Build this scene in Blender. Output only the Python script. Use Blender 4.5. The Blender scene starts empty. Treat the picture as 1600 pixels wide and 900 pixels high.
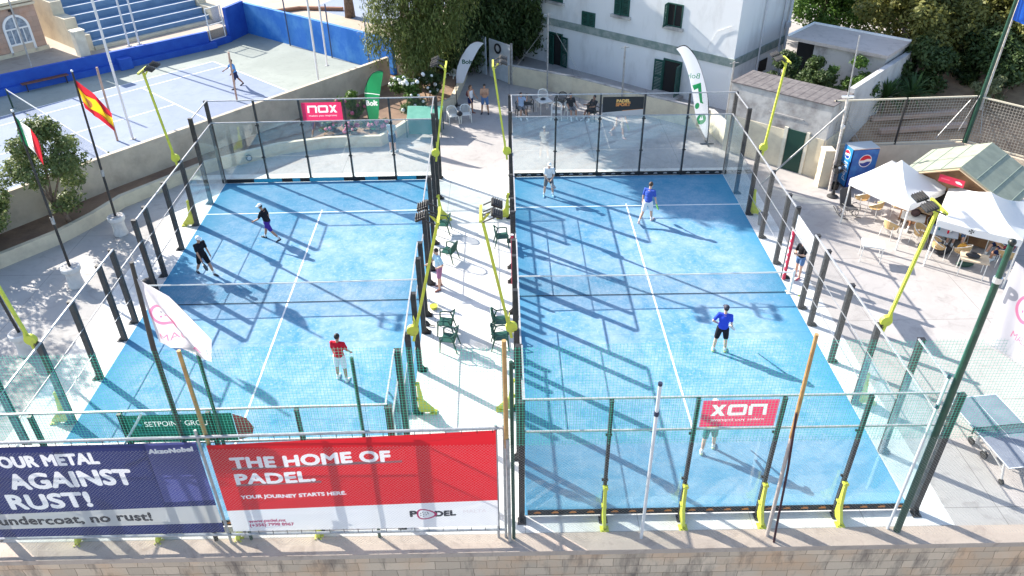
import bpy, bmesh, math, random
import numpy as np
from mathutils import Vector, Matrix, Quaternion
from mathutils.geometry import delaunay_2d_cdt
random.seed(7)
RNG = np.random.default_rng(11)
C = bpy.context.scene.collection
SC = bpy.context.scene
R = math.radians

# ---------------------------------------------------------------- camera
cam_d = bpy.data.cameras.new('camera'); cam = bpy.data.objects.new('camera', cam_d); C.objects.link(cam)
cam_d.sensor_width = 36.0; cam_d.lens = 36.0 * 1205.0 / 1600.0
cam_d.clip_start = 0.1; cam_d.clip_end = 3000
yaw, pitch, roll = 0.0100, 0.5915, -0.0104
fw = Vector((math.sin(yaw) * math.cos(pitch), math.cos(yaw) * math.cos(pitch), -math.sin(pitch)))
rt = Vector((math.cos(yaw), -math.sin(yaw), 0)); up = rt.cross(fw)
r2 = rt * math.cos(roll) + up * math.sin(roll); u2 = -rt * math.sin(roll) + up * math.cos(roll)
M = Matrix((r2, u2, -fw)).transposed().to_4x4(); M.translation = Vector((-0.408, -13.306, 16.053))
cam.matrix_world = M
SC.camera = cam

# ---------------------------------------------------------------- light
SUN_DIR = Vector((1.38, -1.06, -1.0)).normalized()
elev = math.asin(-SUN_DIR.z); azim = math.atan2(-SUN_DIR.x, -SUN_DIR.y)
w = bpy.data.worlds.new('World'); SC.world = w; w.use_nodes = True
nt = w.node_tree; bg = nt.nodes['Background']
sky = nt.nodes.new('ShaderNodeTexSky'); sky.sky_type = 'NISHITA'; sky.sun_disc = False
sky.sun_elevation = elev; sky.sun_rotation = azim % (2 * math.pi)
sky.air_density = 1.0; sky.dust_density = 1.2
nt.links.new(sky.outputs[0], bg.inputs[0]); bg.inputs[1].default_value = 0.135
sd = bpy.data.lights.new('sun', 'SUN'); sd.energy = 4.7; sd.angle = R(0.5); sd.color = (1.0, 0.95, 0.86)
so = bpy.data.objects.new('sun', sd); C.objects.link(so); so.location = (-30, 40, 40)
so.rotation_euler = SUN_DIR.to_track_quat('-Z', 'Y').to_euler()
SC.view_settings.view_transform = 'Standard'; SC.view_settings.look = 'None'
SC.view_settings.exposure = 1.4; SC.view_settings.gamma = 1.0; SC.view_settings.use_curve_mapping = False
SC.cycles.transparent_max_bounces = 40; SC.cycles.max_bounces = 8
SC.cycles.diffuse_bounces = 3; SC.cycles.glossy_bounces = 4; SC.cycles.use_denoising = True
SC.cycles.sample_clamp_indirect = 6.0

# ---------------------------------------------------------------- materials
MATS = {}
def mat(name, col, rough=0.7, metal=0.0, col2=None, scale=3.0, lo=0.4, hi=0.6, bump=0.0, bscale=40.0, trans=0.0, space='Object', detail=6.0, spec=0.5, stretch=None):
    """principled material with an optional two-colour noise variation"""
    if name in MATS: return MATS[name]
    m = bpy.data.materials.new(name); m.use_nodes = True; t = m.node_tree; n = t.nodes; L = t.links
    b = n['Principled BSDF']; b.inputs['Base Color'].default_value = (*col, 1); b.inputs['Roughness'].default_value = rough
    b.inputs['Metallic'].default_value = metal; b.inputs['Specular IOR Level'].default_value = spec
    def coords():
        if space == 'World': return n.new('ShaderNodeNewGeometry').outputs['Position']
        return n.new('ShaderNodeTexCoord').outputs['Object']
    if col2 is not None:
        nz = n.new('ShaderNodeTexNoise'); nz.inputs['Scale'].default_value = scale; nz.inputs['Detail'].default_value = detail; nz.inputs['Roughness'].default_value = 0.65
        if stretch:
            mp = n.new('ShaderNodeMapping'); mp.inputs['Scale'].default_value = stretch; L.new(coords(), mp.inputs[0]); L.new(mp.outputs[0], nz.inputs['Vector'])
        else: L.new(coords(), nz.inputs['Vector'])
        rp = n.new('ShaderNodeValToRGB'); rp.color_ramp.elements[0].position = lo; rp.color_ramp.elements[1].position = hi
        rp.color_ramp.elements[0].color = (*col, 1); rp.color_ramp.elements[1].color = (*col2, 1)
        L.new(nz.outputs['Fac'], rp.inputs[0]); L.new(rp.outputs[0], b.inputs['Base Color'])
        csock = rp.outputs[0]
    else: csock = None
    if bump:
        nb = n.new('ShaderNodeTexNoise'); nb.inputs['Scale'].default_value = bscale; nb.inputs['Detail'].default_value = 5
        L.new(coords(), nb.inputs['Vector'])
        bp = n.new('ShaderNodeBump'); bp.inputs['Strength'].default_value = bump; bp.inputs['Distance'].default_value = 0.02
        L.new(nb.outputs['Fac'], bp.inputs['Height']); L.new(bp.outputs[0], b.inputs['Normal'])
    if trans:
        tr = n.new('ShaderNodeBsdfTranslucent'); tr.inputs[0].default_value = (*col, 1)
        if csock: L.new(csock, tr.inputs[0])
        mx = n.new('ShaderNodeMixShader'); mx.inputs[0].default_value = trans
        L.new(b.outputs[0], mx.inputs[1]); L.new(tr.outputs[0], mx.inputs[2])
        L.new(mx.outputs[0], n['Material Output'].inputs[0])
    MATS[name] = m; return m

def netmat(name, col, cell, wire, diag=False, rough=0.6, metal=0.0, trans=0.0):
    """open net or wire mesh: strands on a UV grid in metres, clear holes between"""
    m = bpy.data.materials.new(name); m.use_nodes = True; t = m.node_tree; n = t.nodes; L = t.links
    uv = n.new('ShaderNodeTexCoord').outputs['UV']
    mp = n.new('ShaderNodeMapping'); mp.inputs['Rotation'].default_value = (0, 0, R(45) if diag else 0); L.new(uv, mp.inputs[0])
    sp = n.new('ShaderNodeSeparateXYZ'); L.new(mp.outputs[0], sp.inputs[0])
    fr = []
    for k in 'XY':
        a = n.new('ShaderNodeMath'); a.operation = 'DIVIDE'; a.inputs[1].default_value = cell; L.new(sp.outputs[k], a.inputs[0])
        f = n.new('ShaderNodeMath'); f.operation = 'FRACT'; L.new(a.outputs[0], f.inputs[0])
        g = n.new('ShaderNodeMath'); g.operation = 'LESS_THAN'; g.inputs[1].default_value = wire / cell; L.new(f.outputs[0], g.inputs[0]); fr.append(g)
    mxm = n.new('ShaderNodeMath'); mxm.operation = 'MAXIMUM'; L.new(fr[0].outputs[0], mxm.inputs[0]); L.new(fr[1].outputs[0], mxm.inputs[1])
    b = n['Principled BSDF']; b.inputs['Base Color'].default_value = (*col, 1); b.inputs['Roughness'].default_value = rough; b.inputs['Metallic'].default_value = metal
    tp = n.new('ShaderNodeBsdfTransparent'); mx = n.new('ShaderNodeMixShader')
    L.new(mxm.outputs[0], mx.inputs[0]); L.new(tp.outputs[0], mx.inputs[1])
    if trans:
        tl = n.new('ShaderNodeBsdfTranslucent'); tl.inputs[0].default_value = (*col, 1); m2 = n.new('ShaderNodeMixShader'); m2.inputs[0].default_value = trans
        L.new(b.outputs[0], m2.inputs[1]); L.new(tl.outputs[0], m2.inputs[2]); L.new(m2.outputs[0], mx.inputs[2])
    else: L.new(b.outputs[0], mx.inputs[2])
    L.new(mx.outputs[0], n['Material Output'].inputs[0])
    MATS[name] = m; return m

def glassmat(name, tint):
    m = bpy.data.materials.new(name); m.use_nodes = True; t = m.node_tree; n = t.nodes; L = t.links
    tp = n.new('ShaderNodeBsdfTransparent'); tp.inputs[0].default_value = (*tint, 1)
    gl = n.new('ShaderNodeBsdfGlossy'); gl.inputs['Roughness'].default_value = 0.0; gl.inputs[0].default_value = (0.9, 0.95, 0.95, 1)
    lw = n.new('ShaderNodeLayerWeight'); pw = n.new('ShaderNodeMath'); pw.operation = 'POWER'; pw.inputs[1].default_value = 5.0; L.new(lw.outputs['Facing'], pw.inputs[0])
    fz = n.new('ShaderNodeMath'); fz.operation = 'MULTIPLY_ADD'; fz.inputs[1].default_value = 0.94; fz.inputs[2].default_value = 0.085; L.new(pw.outputs[0], fz.inputs[0])
    mx = n.new('ShaderNodeMixShader'); L.new(fz.outputs[0], mx.inputs[0]); L.new(tp.outputs[0], mx.inputs[1]); L.new(gl.outputs[0], mx.inputs[2])
    df = n.new('ShaderNodeBsdfDiffuse'); df.inputs[0].default_value = (0.75, 0.8, 0.8, 1)
    m2 = n.new('ShaderNodeMixShader'); nz = n.new('ShaderNodeTexNoise'); nz.inputs['Scale'].default_value = 1.6; nz.inputs['Detail'].default_value = 8; nz.inputs['Distortion'].default_value = 1.2
    L.new(n.new('ShaderNodeNewGeometry').outputs['Position'], nz.inputs['Vector']); mr = n.new('ShaderNodeMapRange'); mr.inputs['From Min'].default_value = 0.4; mr.inputs['From Max'].default_value = 0.75; mr.inputs['To Min'].default_value = 0.008; mr.inputs['To Max'].default_value = 0.06; L.new(nz.outputs['Fac'], mr.inputs['Value']); L.new(mr.outputs[0], m2.inputs[0])
    L.new(mx.outputs[0], m2.inputs[1]); L.new(df.outputs[0], m2.inputs[2]); L.new(m2.outputs[0], n['Material Output'].inputs[0])
    MATS[name] = m; return m

def leafmat(name, c1, c2, trans=0.3):
    m = bpy.data.materials.new(name); m.use_nodes = True; t = m.node_tree; n = t.nodes; L = t.links
    g = n.new('ShaderNodeNewGeometry'); rp = n.new('ShaderNodeValToRGB')
    nz = n.new('ShaderNodeTexNoise'); nz.inputs['Scale'].default_value = 0.9; L.new(g.outputs['Position'], nz.inputs['Vector'])
    ad = n.new('ShaderNodeMath'); ad.operation = 'MULTIPLY_ADD'; ad.inputs[1].default_value = 0.5; L.new(g.outputs['Random Per Island'], ad.inputs[0])
    sb = n.new('ShaderNodeMath'); sb.operation = 'MULTIPLY_ADD'; sb.inputs[1].default_value = 1.2; sb.inputs[2].default_value = -0.35
    L.new(nz.outputs['Fac'], sb.inputs[0]); L.new(sb.outputs[0], ad.inputs[2])
    rp.color_ramp.elements[0].color = (*c1, 1); rp.color_ramp.elements[1].color = (*c2, 1)
    L.new(ad.outputs[0], rp.inputs[0])
    b = n['Principled BSDF']; b.inputs['Roughness'].default_value = 0.55; b.inputs['Specular IOR Level'].default_value = 0.3; L.new(rp.outputs[0], b.inputs['Base Color'])
    tl = n.new('ShaderNodeBsdfTranslucent'); L.new(rp.outputs[0], tl.inputs[0])
    mx = n.new('ShaderNodeMixShader'); mx.inputs[0].default_value = trans
    L.new(b.outputs[0], mx.inputs[1]); L.new(tl.outputs[0], mx.inputs[2]); L.new(mx.outputs[0], n['Material Output'].inputs[0])
    MATS[name] = m; return m

def turfmat():
    """blue artificial turf with drifts of pale sand, worn in the middle"""
    m = bpy.data.materials.new('blue_turf'); m.use_nodes = True; t = m.node_tree; n = t.nodes; L = t.links
    p = n.new('ShaderNodeTexCoord').outputs['Object']
    def noise(s, d=6, dist=0.0):
        x = n.new('ShaderNodeTexNoise'); x.inputs['Scale'].default_value = s; x.inputs['Detail'].default_value = d; x.inputs['Distortion'].default_value = dist
        x.inputs['Roughness'].default_value = 0.7; L.new(p, x.inputs['Vector']); return x.outputs['Fac']
    def ramp(s, a, b):
        r = n.new('ShaderNodeMapRange'); r.inputs['From Min'].default_value = a; r.inputs['From Max'].default_value = b; L.new(s, r.inputs['Value']); return r.outputs[0]
    def math2(op, a, b):
        q = n.new('ShaderNodeMath'); q.operation = op; q.use_clamp = True
        for i, v in enumerate((a, b)):
            if isinstance(v, float): q.inputs[i].default_value = v
            else: L.new(v, q.inputs[i])
        return q.outputs[0]
    def mixc(f, a, b):
        q = n.new('ShaderNodeMix'); q.data_type = 'RGBA'; L.new(f, q.inputs[0])
        for i, v in ((6, a), (7, b)):
            if isinstance(v, tuple): q.inputs[i].default_value = (*v, 1)
            else: L.new(v, q.inputs[i])
        return q.outputs[2]
    # distance from the side walls: sand gathers in the middle of the court
    sx = n.new('ShaderNodeSeparateXYZ'); L.new(p, sx.inputs[0])
    dx = math2('ABSOLUTE', math2('SUBTRACT', sx.outputs[0], 5.0), 0.0)
    ab = n.new('ShaderNodeMath'); ab.operation = 'SUBTRACT'; ab.inputs[1].default_value = 5.0; L.new(sx.outputs[0], ab.inputs[0])
    a2 = n.new('ShaderNodeMath'); a2.operation = 'ABSOLUTE'; L.new(ab.outputs[0], a2.inputs[0])
    yb = n.new('ShaderNodeMath'); yb.operation = 'SUBTRACT'; yb.inputs[1].default_value = 10.0; L.new(sx.outputs[1], yb.inputs[0])
    y2 = n.new('ShaderNodeMath'); y2.operation = 'ABSOLUTE'; L.new(yb.outputs[0], y2.inputs[0])
    ey = n.new('ShaderNodeMapRange'); ey.inputs['From Min'].default_value = 9.8; ey.inputs['From Max'].default_value = 4.5; ey.inputs['To Min'].default_value = 0.45; L.new(y2.outputs[0], ey.inputs['Value'])
    edge = math2('MULTIPLY', ramp(a2.outputs[0], 5.1, 3.6), ey.outputs[0])
    big = ramp(noise(0.45, 3), 0.32, 0.66); mid = ramp(noise(2.2, 8, 0.5), 0.40, 0.68); fine = ramp(noise(38, 3), 0.3, 0.7); spk = ramp(noise(9, 8), 0.52, 0.72)
    base = mixc(fine, (0.036, 0.188, 0.335), (0.070, 0.258, 0.405))
    sand = math2('MULTIPLY', math2('ADD', math2('MULTIPLY', big, 0.55), math2('MULTIPLY', mid, 0.45)), edge)
    c = mixc(sand, base, (0.29, 0.395, 0.51))
    c = mixc(math2('MULTIPLY', math2('MULTIPLY', spk, 0.42), edge), c, (0.52, 0.56, 0.60))
    # seams where the rolls of turf meet
    sm = n.new('ShaderNodeMath'); sm.operation = 'DIVIDE'; sm.inputs[1].default_value = 3.8; L.new(sx.outputs[1], sm.inputs[0])
    sf = n.new('ShaderNodeMath'); sf.operation = 'FRACT'; L.new(sm.outputs[0], sf.inputs[0]); sl = n.new('ShaderNodeMath'); sl.operation = 'LESS_THAN'; sl.inputs[1].default_value = 0.006; L.new(sf.outputs[0], sl.inputs[0])
    c = mixc(math2('MULTIPLY', sl.outputs[0], 0.35), c, (0.03, 0.12, 0.25))
    b = n['Principled BSDF']; b.inputs['Roughness'].default_value = 0.9; b.inputs['Specular IOR Level'].default_value = 0.15; L.new(c, b.inputs['Base Color'])
    bp = n.new('ShaderNodeBump'); bp.inputs['Strength'].default_value = 0.35; bp.inputs['Distance'].default_value = 0.01; L.new(noise(70, 3), bp.inputs['Height']); L.new(bp.outputs[0], b.inputs['Normal'])
    MATS['turf'] = m; return m

def concretemat(name, c1, c2, stain, joints=0.0, scale=0.35):
    """poured concrete: broad tone drifts, blotches, fine grain and optional saw-cut joints"""
    m = bpy.data.materials.new(name); m.use_nodes = True; t = m.node_tree; n = t.nodes; L = t.links
    p = n.new('ShaderNodeNewGeometry').outputs['Position']
    def noise(s, d=7, dist=0.0):
        x = n.new('ShaderNodeTexNoise'); x.inputs['Scale'].default_value = s; x.inputs['Detail'].default_value = d; x.inputs['Distortion'].default_value = dist; x.inputs['Roughness'].default_value = 0.65
        L.new(p, x.inputs['Vector']); return x.outputs['Fac']
    def rampf(s, a, b, to=1.0):
        r = n.new('ShaderNodeMapRange'); r.inputs['From Min'].default_value = a; r.inputs['From Max'].default_value = b; r.inputs['To Max'].default_value = to; L.new(s, r.inputs['Value']); return r.outputs[0]
    def mixc(f, a, b):
        q = n.new('ShaderNodeMix'); q.data_type = 'RGBA'; L.new(f, q.inputs[0])
        for i, v in ((6, a), (7, b)):
            if isinstance(v, tuple): q.inputs[i].default_value = (*v, 1)
            else: L.new(v, q.inputs[i])
        return q.outputs[2]
    c = mixc(rampf(noise(scale, 6, 0.6), 0.35, 0.65), c1, c2)
    c = mixc(rampf(noise(1.7, 8, 1.0), 0.52, 0.74, 0.75), c, stain)
    c = mixc(rampf(noise(30, 4), 0.45, 0.75, 0.25), c, stain)
    if joints:
        br = n.new('ShaderNodeTexBrick'); br.offset = 0.0; br.inputs['Scale'].default_value = 1.0; br.inputs['Mortar Size'].default_value = 0.012
        br.inputs['Brick Width'].default_value = joints; br.inputs['Row Height'].default_value = joints; br.inputs['Mortar Smooth'].default_value = 0.2
        L.new(p, br.inputs['Vector']); mm = n.new('ShaderNodeMath'); mm.operation = 'MULTIPLY'; mm.inputs[1].default_value = 0.6; L.new(br.outputs['Fac'], mm.inputs[0])
        c = mixc(mm.outputs[0], c, tuple(x * 0.45 for x in stain))
    b = n['Principled BSDF']; b.inputs['Roughness'].default_value = 0.85; b.inputs['Specular IOR Level'].default_value = 0.25; L.new(c, b.inputs['Base Color'])
    bp = n.new('ShaderNodeBump'); bp.inputs['Strength'].default_value = 0.25; bp.inputs['Distance'].default_value = 0.01; L.new(noise(25, 5), bp.inputs['Height']); L.new(bp.outputs[0], b.inputs['Normal'])
    MATS[name] = m; return m

def stonemat(name, c1, c2, mortar, stain, bw=0.55, bh=0.26, stain_amt=0.8, axis='XZ', rz=0.0, top=None):
    """coursed limestone blocks with uneven tones and damp stains"""
    m = bpy.data.materials.new(name); m.use_nodes = True; t = m.node_tree; n = t.nodes; L = t.links
    p = n.new('ShaderNodeTexCoord').outputs['Object']
    mp = n.new('ShaderNodeMapping'); mp.inputs['Rotation'].default_value = (R(-90), 0, rz); L.new(p, mp.inputs[0])
    br = n.new('ShaderNodeTexBrick'); br.inputs['Scale'].default_value = 1.0; br.inputs['Brick Width'].default_value = bw; br.inputs['Row Height'].default_value = bh
    br.inputs['Mortar Size'].default_value = 0.008; br.inputs['Mortar Smooth'].default_value = 0.4; br.offset = 0.5; br.inputs['Bias'].default_value = 0.1
    br.inputs['Color1'].default_value = (*c1, 1); br.inputs['Color2'].default_value = (*c2, 1); br.inputs['Mortar'].default_value = (*mortar, 1)
    # wobble the joints a little
    nz = n.new('ShaderNodeTexNoise'); nz.inputs['Scale'].default_value = 3; L.new(mp.outputs[0], nz.inputs['Vector'])
    vm = n.new('ShaderNodeVectorMath'); vm.operation = 'MULTIPLY_ADD'; vm.inputs[1].default_value = (0.09, 0.07, 0.0); L.new(nz.outputs['Color'], vm.inputs[0]); L.new(mp.outputs[0], vm.inputs[2])
    L.new(vm.outputs[0], br.inputs['Vector'])
    n1 = n.new('ShaderNodeTexNoise'); n1.inputs['Scale'].default_value = 1.5; n1.inputs['Detail'].default_value = 9; n1.inputs['Roughness'].default_value = 0.7; mps = n.new('ShaderNodeMapping'); mps.inputs['Scale'].default_value = (1.6, 1.6, 0.45); L.new(p, mps.inputs[0]); L.new(mps.outputs[0], n1.inputs['Vector'])
    r1 = n.new('ShaderNodeMapRange'); r1.inputs['From Min'].default_value = 0.5; r1.inputs['From Max'].default_value = 0.72; r1.inputs['To Max'].default_value = stain_amt; L.new(n1.outputs['Fac'], r1.inputs['Value'])
    fac = r1.outputs[0]
    mx = n.new('ShaderNodeMix'); mx.data_type = 'RGBA'; L.new(fac, mx.inputs[0]); L.new(br.outputs['Color'], mx.inputs[6]); mx.inputs[7].default_value = (*stain, 1)
    n3 = n.new('ShaderNodeTexNoise'); n3.inputs['Scale'].default_value = 0.9; n3.inputs['Detail'].default_value = 4; L.new(p, n3.inputs['Vector'])
    r3 = n.new('ShaderNodeMapRange'); r3.inputs['From Min'].default_value = 0.48; r3.inputs['From Max'].default_value = 0.7; r3.inputs['To Max'].default_value = 0.55; L.new(n3.outputs['Fac'], r3.inputs['Value'])
    mo = n.new('ShaderNodeMix'); mo.data_type = 'RGBA'; L.new(r3.outputs[0], mo.inputs[0]); L.new(br.outputs['Color'], mo.inputs[6]); mo.inputs[7].default_value = (c1[0] * 0.95, c1[1] * 0.72, c1[2] * 0.55, 1)
    L.new(mo.outputs[2], mx.inputs[6])
    b = n['Principled BSDF']; b.inputs['Roughness'].default_value = 0.95; b.inputs['Specular IOR Level'].default_value = 0.1; L.new(mx.outputs[2], b.inputs['Base Color'])
    n2 = n.new('ShaderNodeTexNoise'); n2.inputs['Scale'].default_value = 14; n2.inputs['Detail'].default_value = 6; L.new(p, n2.inputs['Vector'])
    ad = n.new('ShaderNodeMath'); ad.operation = 'SUBTRACT'; L.new(n2.outputs['Fac'], ad.inputs[0]); L.new(br.outputs['Fac'], ad.inputs[1])
    bp = n.new('ShaderNodeBump'); bp.inputs['Strength'].default_value = 0.6; bp.inputs['Distance'].default_value = 0.02; L.new(ad.outputs[0], bp.inputs['Height']); L.new(bp.outputs[0], b.inputs['Normal'])
    MATS[name] = m; return m

# ---------------------------------------------------------------- mesh helpers
class MB:
    def __init__(s): s.v = []; s.f = []; s.mi = []; s.uv = {}; s.cur = 0
    def _add(s, vs, fs, mi=None):
        o = len(s.v); s.v.extend([tuple(v) for v in vs])
        for f in fs: s.f.append(tuple(i + o for i in f)); s.mi.append(s.cur if mi is None else mi)
        return s
    def box(s, c, size, rz=0.0, mi=None, rx=0.0, ry=0.0):
        h = Vector(size) / 2; rot = Matrix.Rotation(rz, 3, 'Z') @ Matrix.Rotation(ry, 3, 'Y') @ Matrix.Rotation(rx, 3, 'X')
        vs = [Vector(c) + rot @ Vector((sx * h.x, sy * h.y, sz * h.z)) for sz in (-1, 1) for sy in (-1, 1) for sx in (-1, 1)]
        return s._add(vs, [(0, 2, 3, 1), (4, 5, 7, 6), (0, 1, 5, 4), (2, 6, 7, 3), (0, 4, 6, 2), (1, 3, 7, 5)], mi)
    def bar(s, p, q, w, d=None, mi=None, side=None):
        p, q = Vector(p), Vector(q); d = d or w; ax = (q - p).normalized()
        ref = Vector(side) if side else (Vector((0, 0, 1)) if abs(ax.z) < 0.9 else Vector((1, 0, 0)))
        a = ax.cross(ref).normalized(); b = ax.cross(a).normalized()
        vs = [o + a * sx * w / 2 + b * sy * d / 2 for o in (p, q) for sx, sy in ((-1, -1), (1, -1), (1, 1), (-1, 1))]
        return s._add(vs, [(3, 2, 1, 0), (4, 5, 6, 7), (0, 1, 5, 4), (1, 2, 6, 5), (2, 3, 7, 6), (3, 0, 4, 7)], mi)
    def tube(s, pts, rad, n=8, mi=None, cap=True):
        pts = [Vector(p) for p in pts]; rad = rad if isinstance(rad, (list, tuple)) else [rad] * len(pts)
        rings = []; vs = []
        for i, p in enumerate(pts):
            ax = (pts[min(i + 1, len(pts) - 1)] - pts[max(i - 1, 0)])
            ax = ax.normalized() if ax.length > 1e-9 else Vector((0, 0, 1))
            if i == 0: ref = Vector((0, 0, 1)) if abs(ax.z) < 0.9 else Vector((1, 0, 0)); a = ax.cross(ref).normalized()
            else: a = (a - ax * a.dot(ax)).normalized()
            b = ax.cross(a)
            for k in range(n): th = 2 * math.pi * k / n; vs.append(p + (a * math.cos(th) + b * math.sin(th)) * rad[i])
        fs = []
        for i in range(len(pts) - 1):
            for k in range(n): k2 = (k + 1) % n; fs.append((i * n + k, i * n + k2, (i + 1) * n + k2, (i + 1) * n + k))
        if cap: fs.append(tuple(reversed(range(n)))); fs.append(tuple((len(pts) - 1) * n + k for k in range(n)))
        return s._add(vs, fs, mi)
    def ball(s, c, r, n=10, m=7, mi=None, rot=None):
        r = (r, r, r) if not isinstance(r, (tuple, list)) else r; c = Vector(c)
        vs = [Vector((0, 0, -1))]
        for i in range(1, m):
            ph = -math.pi / 2 + math.pi * i / m
            for k in range(n): th = 2 * math.pi * k / n; vs.append(Vector((math.cos(ph) * math.cos(th), math.cos(ph) * math.sin(th), math.sin(ph))))
        vs.append(Vector((0, 0, 1)))
        vs = [Vector((v.x * r[0], v.y * r[1], v.z * r[2])) for v in vs]
        if rot is not None: vs = [rot @ v for v in vs]
        vs = [v + c for v in vs]; fs = []
        for k in range(n): fs.append((0, 1 + (k + 1) % n, 1 + k))
        for i in range(m - 2):
            for k in range(n): a = 1 + i * n + k; b = 1 + i * n + (k + 1) % n; fs.append((a, b, b + n, a + n))
        l = 1 + (m - 2) * n
        for k in range(n): fs.append((l + k, l + (k + 1) % n, len(vs) - 1))
        return s._add(vs, fs, mi)
    def lathe(s, prof, c=(0, 0, 0), n=20, mi=None):
        c = Vector(c); vs = []; fs = []
        for r, z in prof:
            for k in range(n): th = 2 * math.pi * k / n; vs.append(c + Vector((r * math.cos(th), r * math.sin(th), z)))
        for i in range(len(prof) - 1):
            for k in range(n): k2 = (k + 1) % n; fs.append((i * n + k, i * n + k2, (i + 1) * n + k2, (i + 1) * n + k))
        fs.append(tuple(reversed(range(n)))); fs.append(tuple((len(prof) - 1) * n + k for k in range(n)))
        return s._add(vs, fs, mi)
    def poly(s, pts, mi=None): return s._add(pts, [tuple(range(len(pts)))], mi)
    def prism(s, pts, vec, mi=None):
        pts = [Vector(p) for p in pts]; vec = Vector(vec); k = len(pts)
        return s._add(pts + [p + vec for p in pts], [tuple(reversed(range(k))), tuple(range(k, 2 * k))] + [(i, (i + 1) % k, k + (i + 1) % k, k + i) for i in range(k)], mi)
    def slab(s, xy, z0, z1, mi=None): return s.prism([(x, y, z0) for x, y in xy], (0, 0, z1 - z0), mi)
    def mesh(s, name, mats, smooth=False):
        me = bpy.data.meshes.new(name); me.from_pydata(s.v, [], s.f)
        for m in (mats if isinstance(mats, (list, tuple)) else [mats]): me.materials.append(m)
        me.polygons.foreach_set('material_index', s.mi)
        if smooth: me.polygons.foreach_set('use_smooth', [True] * len(me.polygons))
        bm = bmesh.new(); bm.from_mesh(me); bmesh.ops.recalc_face_normals(bm, faces=bm.faces); bm.to_mesh(me); bm.free()
        me.update(); return me
    def build(s, name, mats, parent=None, loc=None, rz=0.0, smooth=False): return link(name, s.mesh(name, mats, smooth), parent, loc, rz)

def link(name, me, parent=None, loc=None, rz=0.0):
    o = bpy.data.objects.new(name, me); C.objects.link(o)
    if parent is not None: o.parent = parent
    if loc is not None: o.location = loc
    if rz: o.rotation_euler = (0, 0, rz)
    return o
def tag(o, label, cat, group=None, kind=None):
    o['label'] = label; o['category'] = cat
    if group: o['group'] = group
    if kind: o['kind'] = kind
    return o
def struct(o): o['kind'] = 'structure'; return o
def thing(name, label, cat, loc=(0, 0, 0), rz=0.0, group=None):
    o = bpy.data.objects.new(name, None); C.objects.link(o); o.location = loc; o.rotation_euler = (0, 0, rz); o.empty_display_size = 0.2
    return tag(o, label, cat, group)
def dup(root, loc, rz, label, group=None):
    r = root.copy(); C.objects.link(r); r.location = loc; r.rotation_euler = (0, 0, rz); r['label'] = label
    if group: r['group'] = group
    for ch in list(root.children):
        c = ch.copy(); C.objects.link(c); c.parent = r
        for g in list(ch.children): d = g.copy(); C.objects.link(d); d.parent = c
    return r
def sheet(name, p, q, z0, z1, m, parent=None, nu=1, nv=1, sag=0.0):
    """upright net sheet from p to q (plan points) with metre UVs"""
    p, q = Vector((p[0], p[1], 0)), Vector((q[0], q[1], 0)); ln = (q - p).length; vs = []; uv = []
    for j in range(nv + 1):
        for i in range(nu + 1):
            u = i / nu; z = z0 + (z1 - z0) * j / nv
            z -= sag * abs(math.sin(u * math.pi * 3)) * j / nv
            pt = p.lerp(q, u); vs.append((pt.x, pt.y, z)); uv.append((u * ln, z))
    fs = [(j * (nu + 1) + i, j * (nu + 1) + i + 1, (j + 1) * (nu + 1) + i + 1, (j + 1) * (nu + 1) + i) for j in range(nv) for i in range(nu)]
    me = bpy.data.meshes.new(name); me.from_pydata(vs, [], fs); me.materials.append(m)
    l = me.uv_layers.new(name='UVMap')
    for lp in me.loops: l.data[lp.index].uv = uv[lp.vertex_index]
    return link(name, me, parent)

# lettering: outlines of the built-in font as closed loops in the plane
def letters(txt, x0, x1, y0, cap, bold=0.0, mirror=False, shear=0.0, gap=1.0):
    cu = bpy.data.curves.new('t', 'FONT'); cu.body = txt; cu.size = 1.0; cu.offset = bold; cu.resolution_u = 4; cu.shear = shear; cu.space_character = gap
    ob = bpy.data.objects.new('t', cu); C.objects.link(ob); bpy.context.view_layer.update()
    me = bpy.data.meshes.new_from_object(ob.evaluated_get(bpy.context.evaluated_depsgraph_get()))
    bpy.data.objects.remove(ob); bpy.data.curves.remove(cu)
    xs = [v.co.x for v in me.vertices]; lo, hi = min(xs), max(xs)
    cu2h = 0.729 + bold
    cnt = {}
    for p in me.polygons:
        for e in p.edge_keys: cnt[e] = cnt.get(e, 0) + 1
    adj = {}
    for (a, b), c in cnt.items():
        if c == 1: adj.setdefault(a, []).append(b); adj.setdefault(b, []).append(a)
    loops = []; seen = set()
    for s0 in adj:
        if s0 in seen: continue
        lp = [s0]; seen.add(s0); cur = s0
        while True:
            nx = [k for k in adj[cur] if k not in seen]
            if not nx: break
            cur = nx[0]; seen.add(cur); lp.append(cur)
        if len(lp) > 2: loops.append(lp)
    out = []
    for lp in loops:
        o = []
        for i in lp:
            v = me.vertices[i].co; u = (v.x - lo) / (hi - lo)
            if mirror: u = 1 - u
            o.append((x0 + u * (x1 - x0), y0 + v.y / cu2h * cap))
        out.append(o)
    bpy.data.meshes.remove(me)
    return out
def boldly(loops, d, k):
    """thickened lettering: the same outlines printed again a hair to each side"""
    sh = [(0, 0), (d, 0), (-d, 0), (0, d), (0, -d), (.7 * d, .7 * d), (-.7 * d, .7 * d), (.7 * d, -.7 * d), (-.7 * d, -.7 * d)] if d else [(0, 0)]
    return [([[(x + a, y + b) for x, y in q] for q in loops], k) for a, b in sh]
def rect(x0, y0, x1, y1): return [[(x0, y0), (x1, y0), (x1, y1), (x0, y1)]]
def disc(cx, cy, rx, ry=None, n=28): ry = ry or rx; return [[(cx + rx * math.cos(2 * math.pi * k / n), cy + ry * math.sin(2 * math.pi * k / n)) for k in range(n)]]
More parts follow.
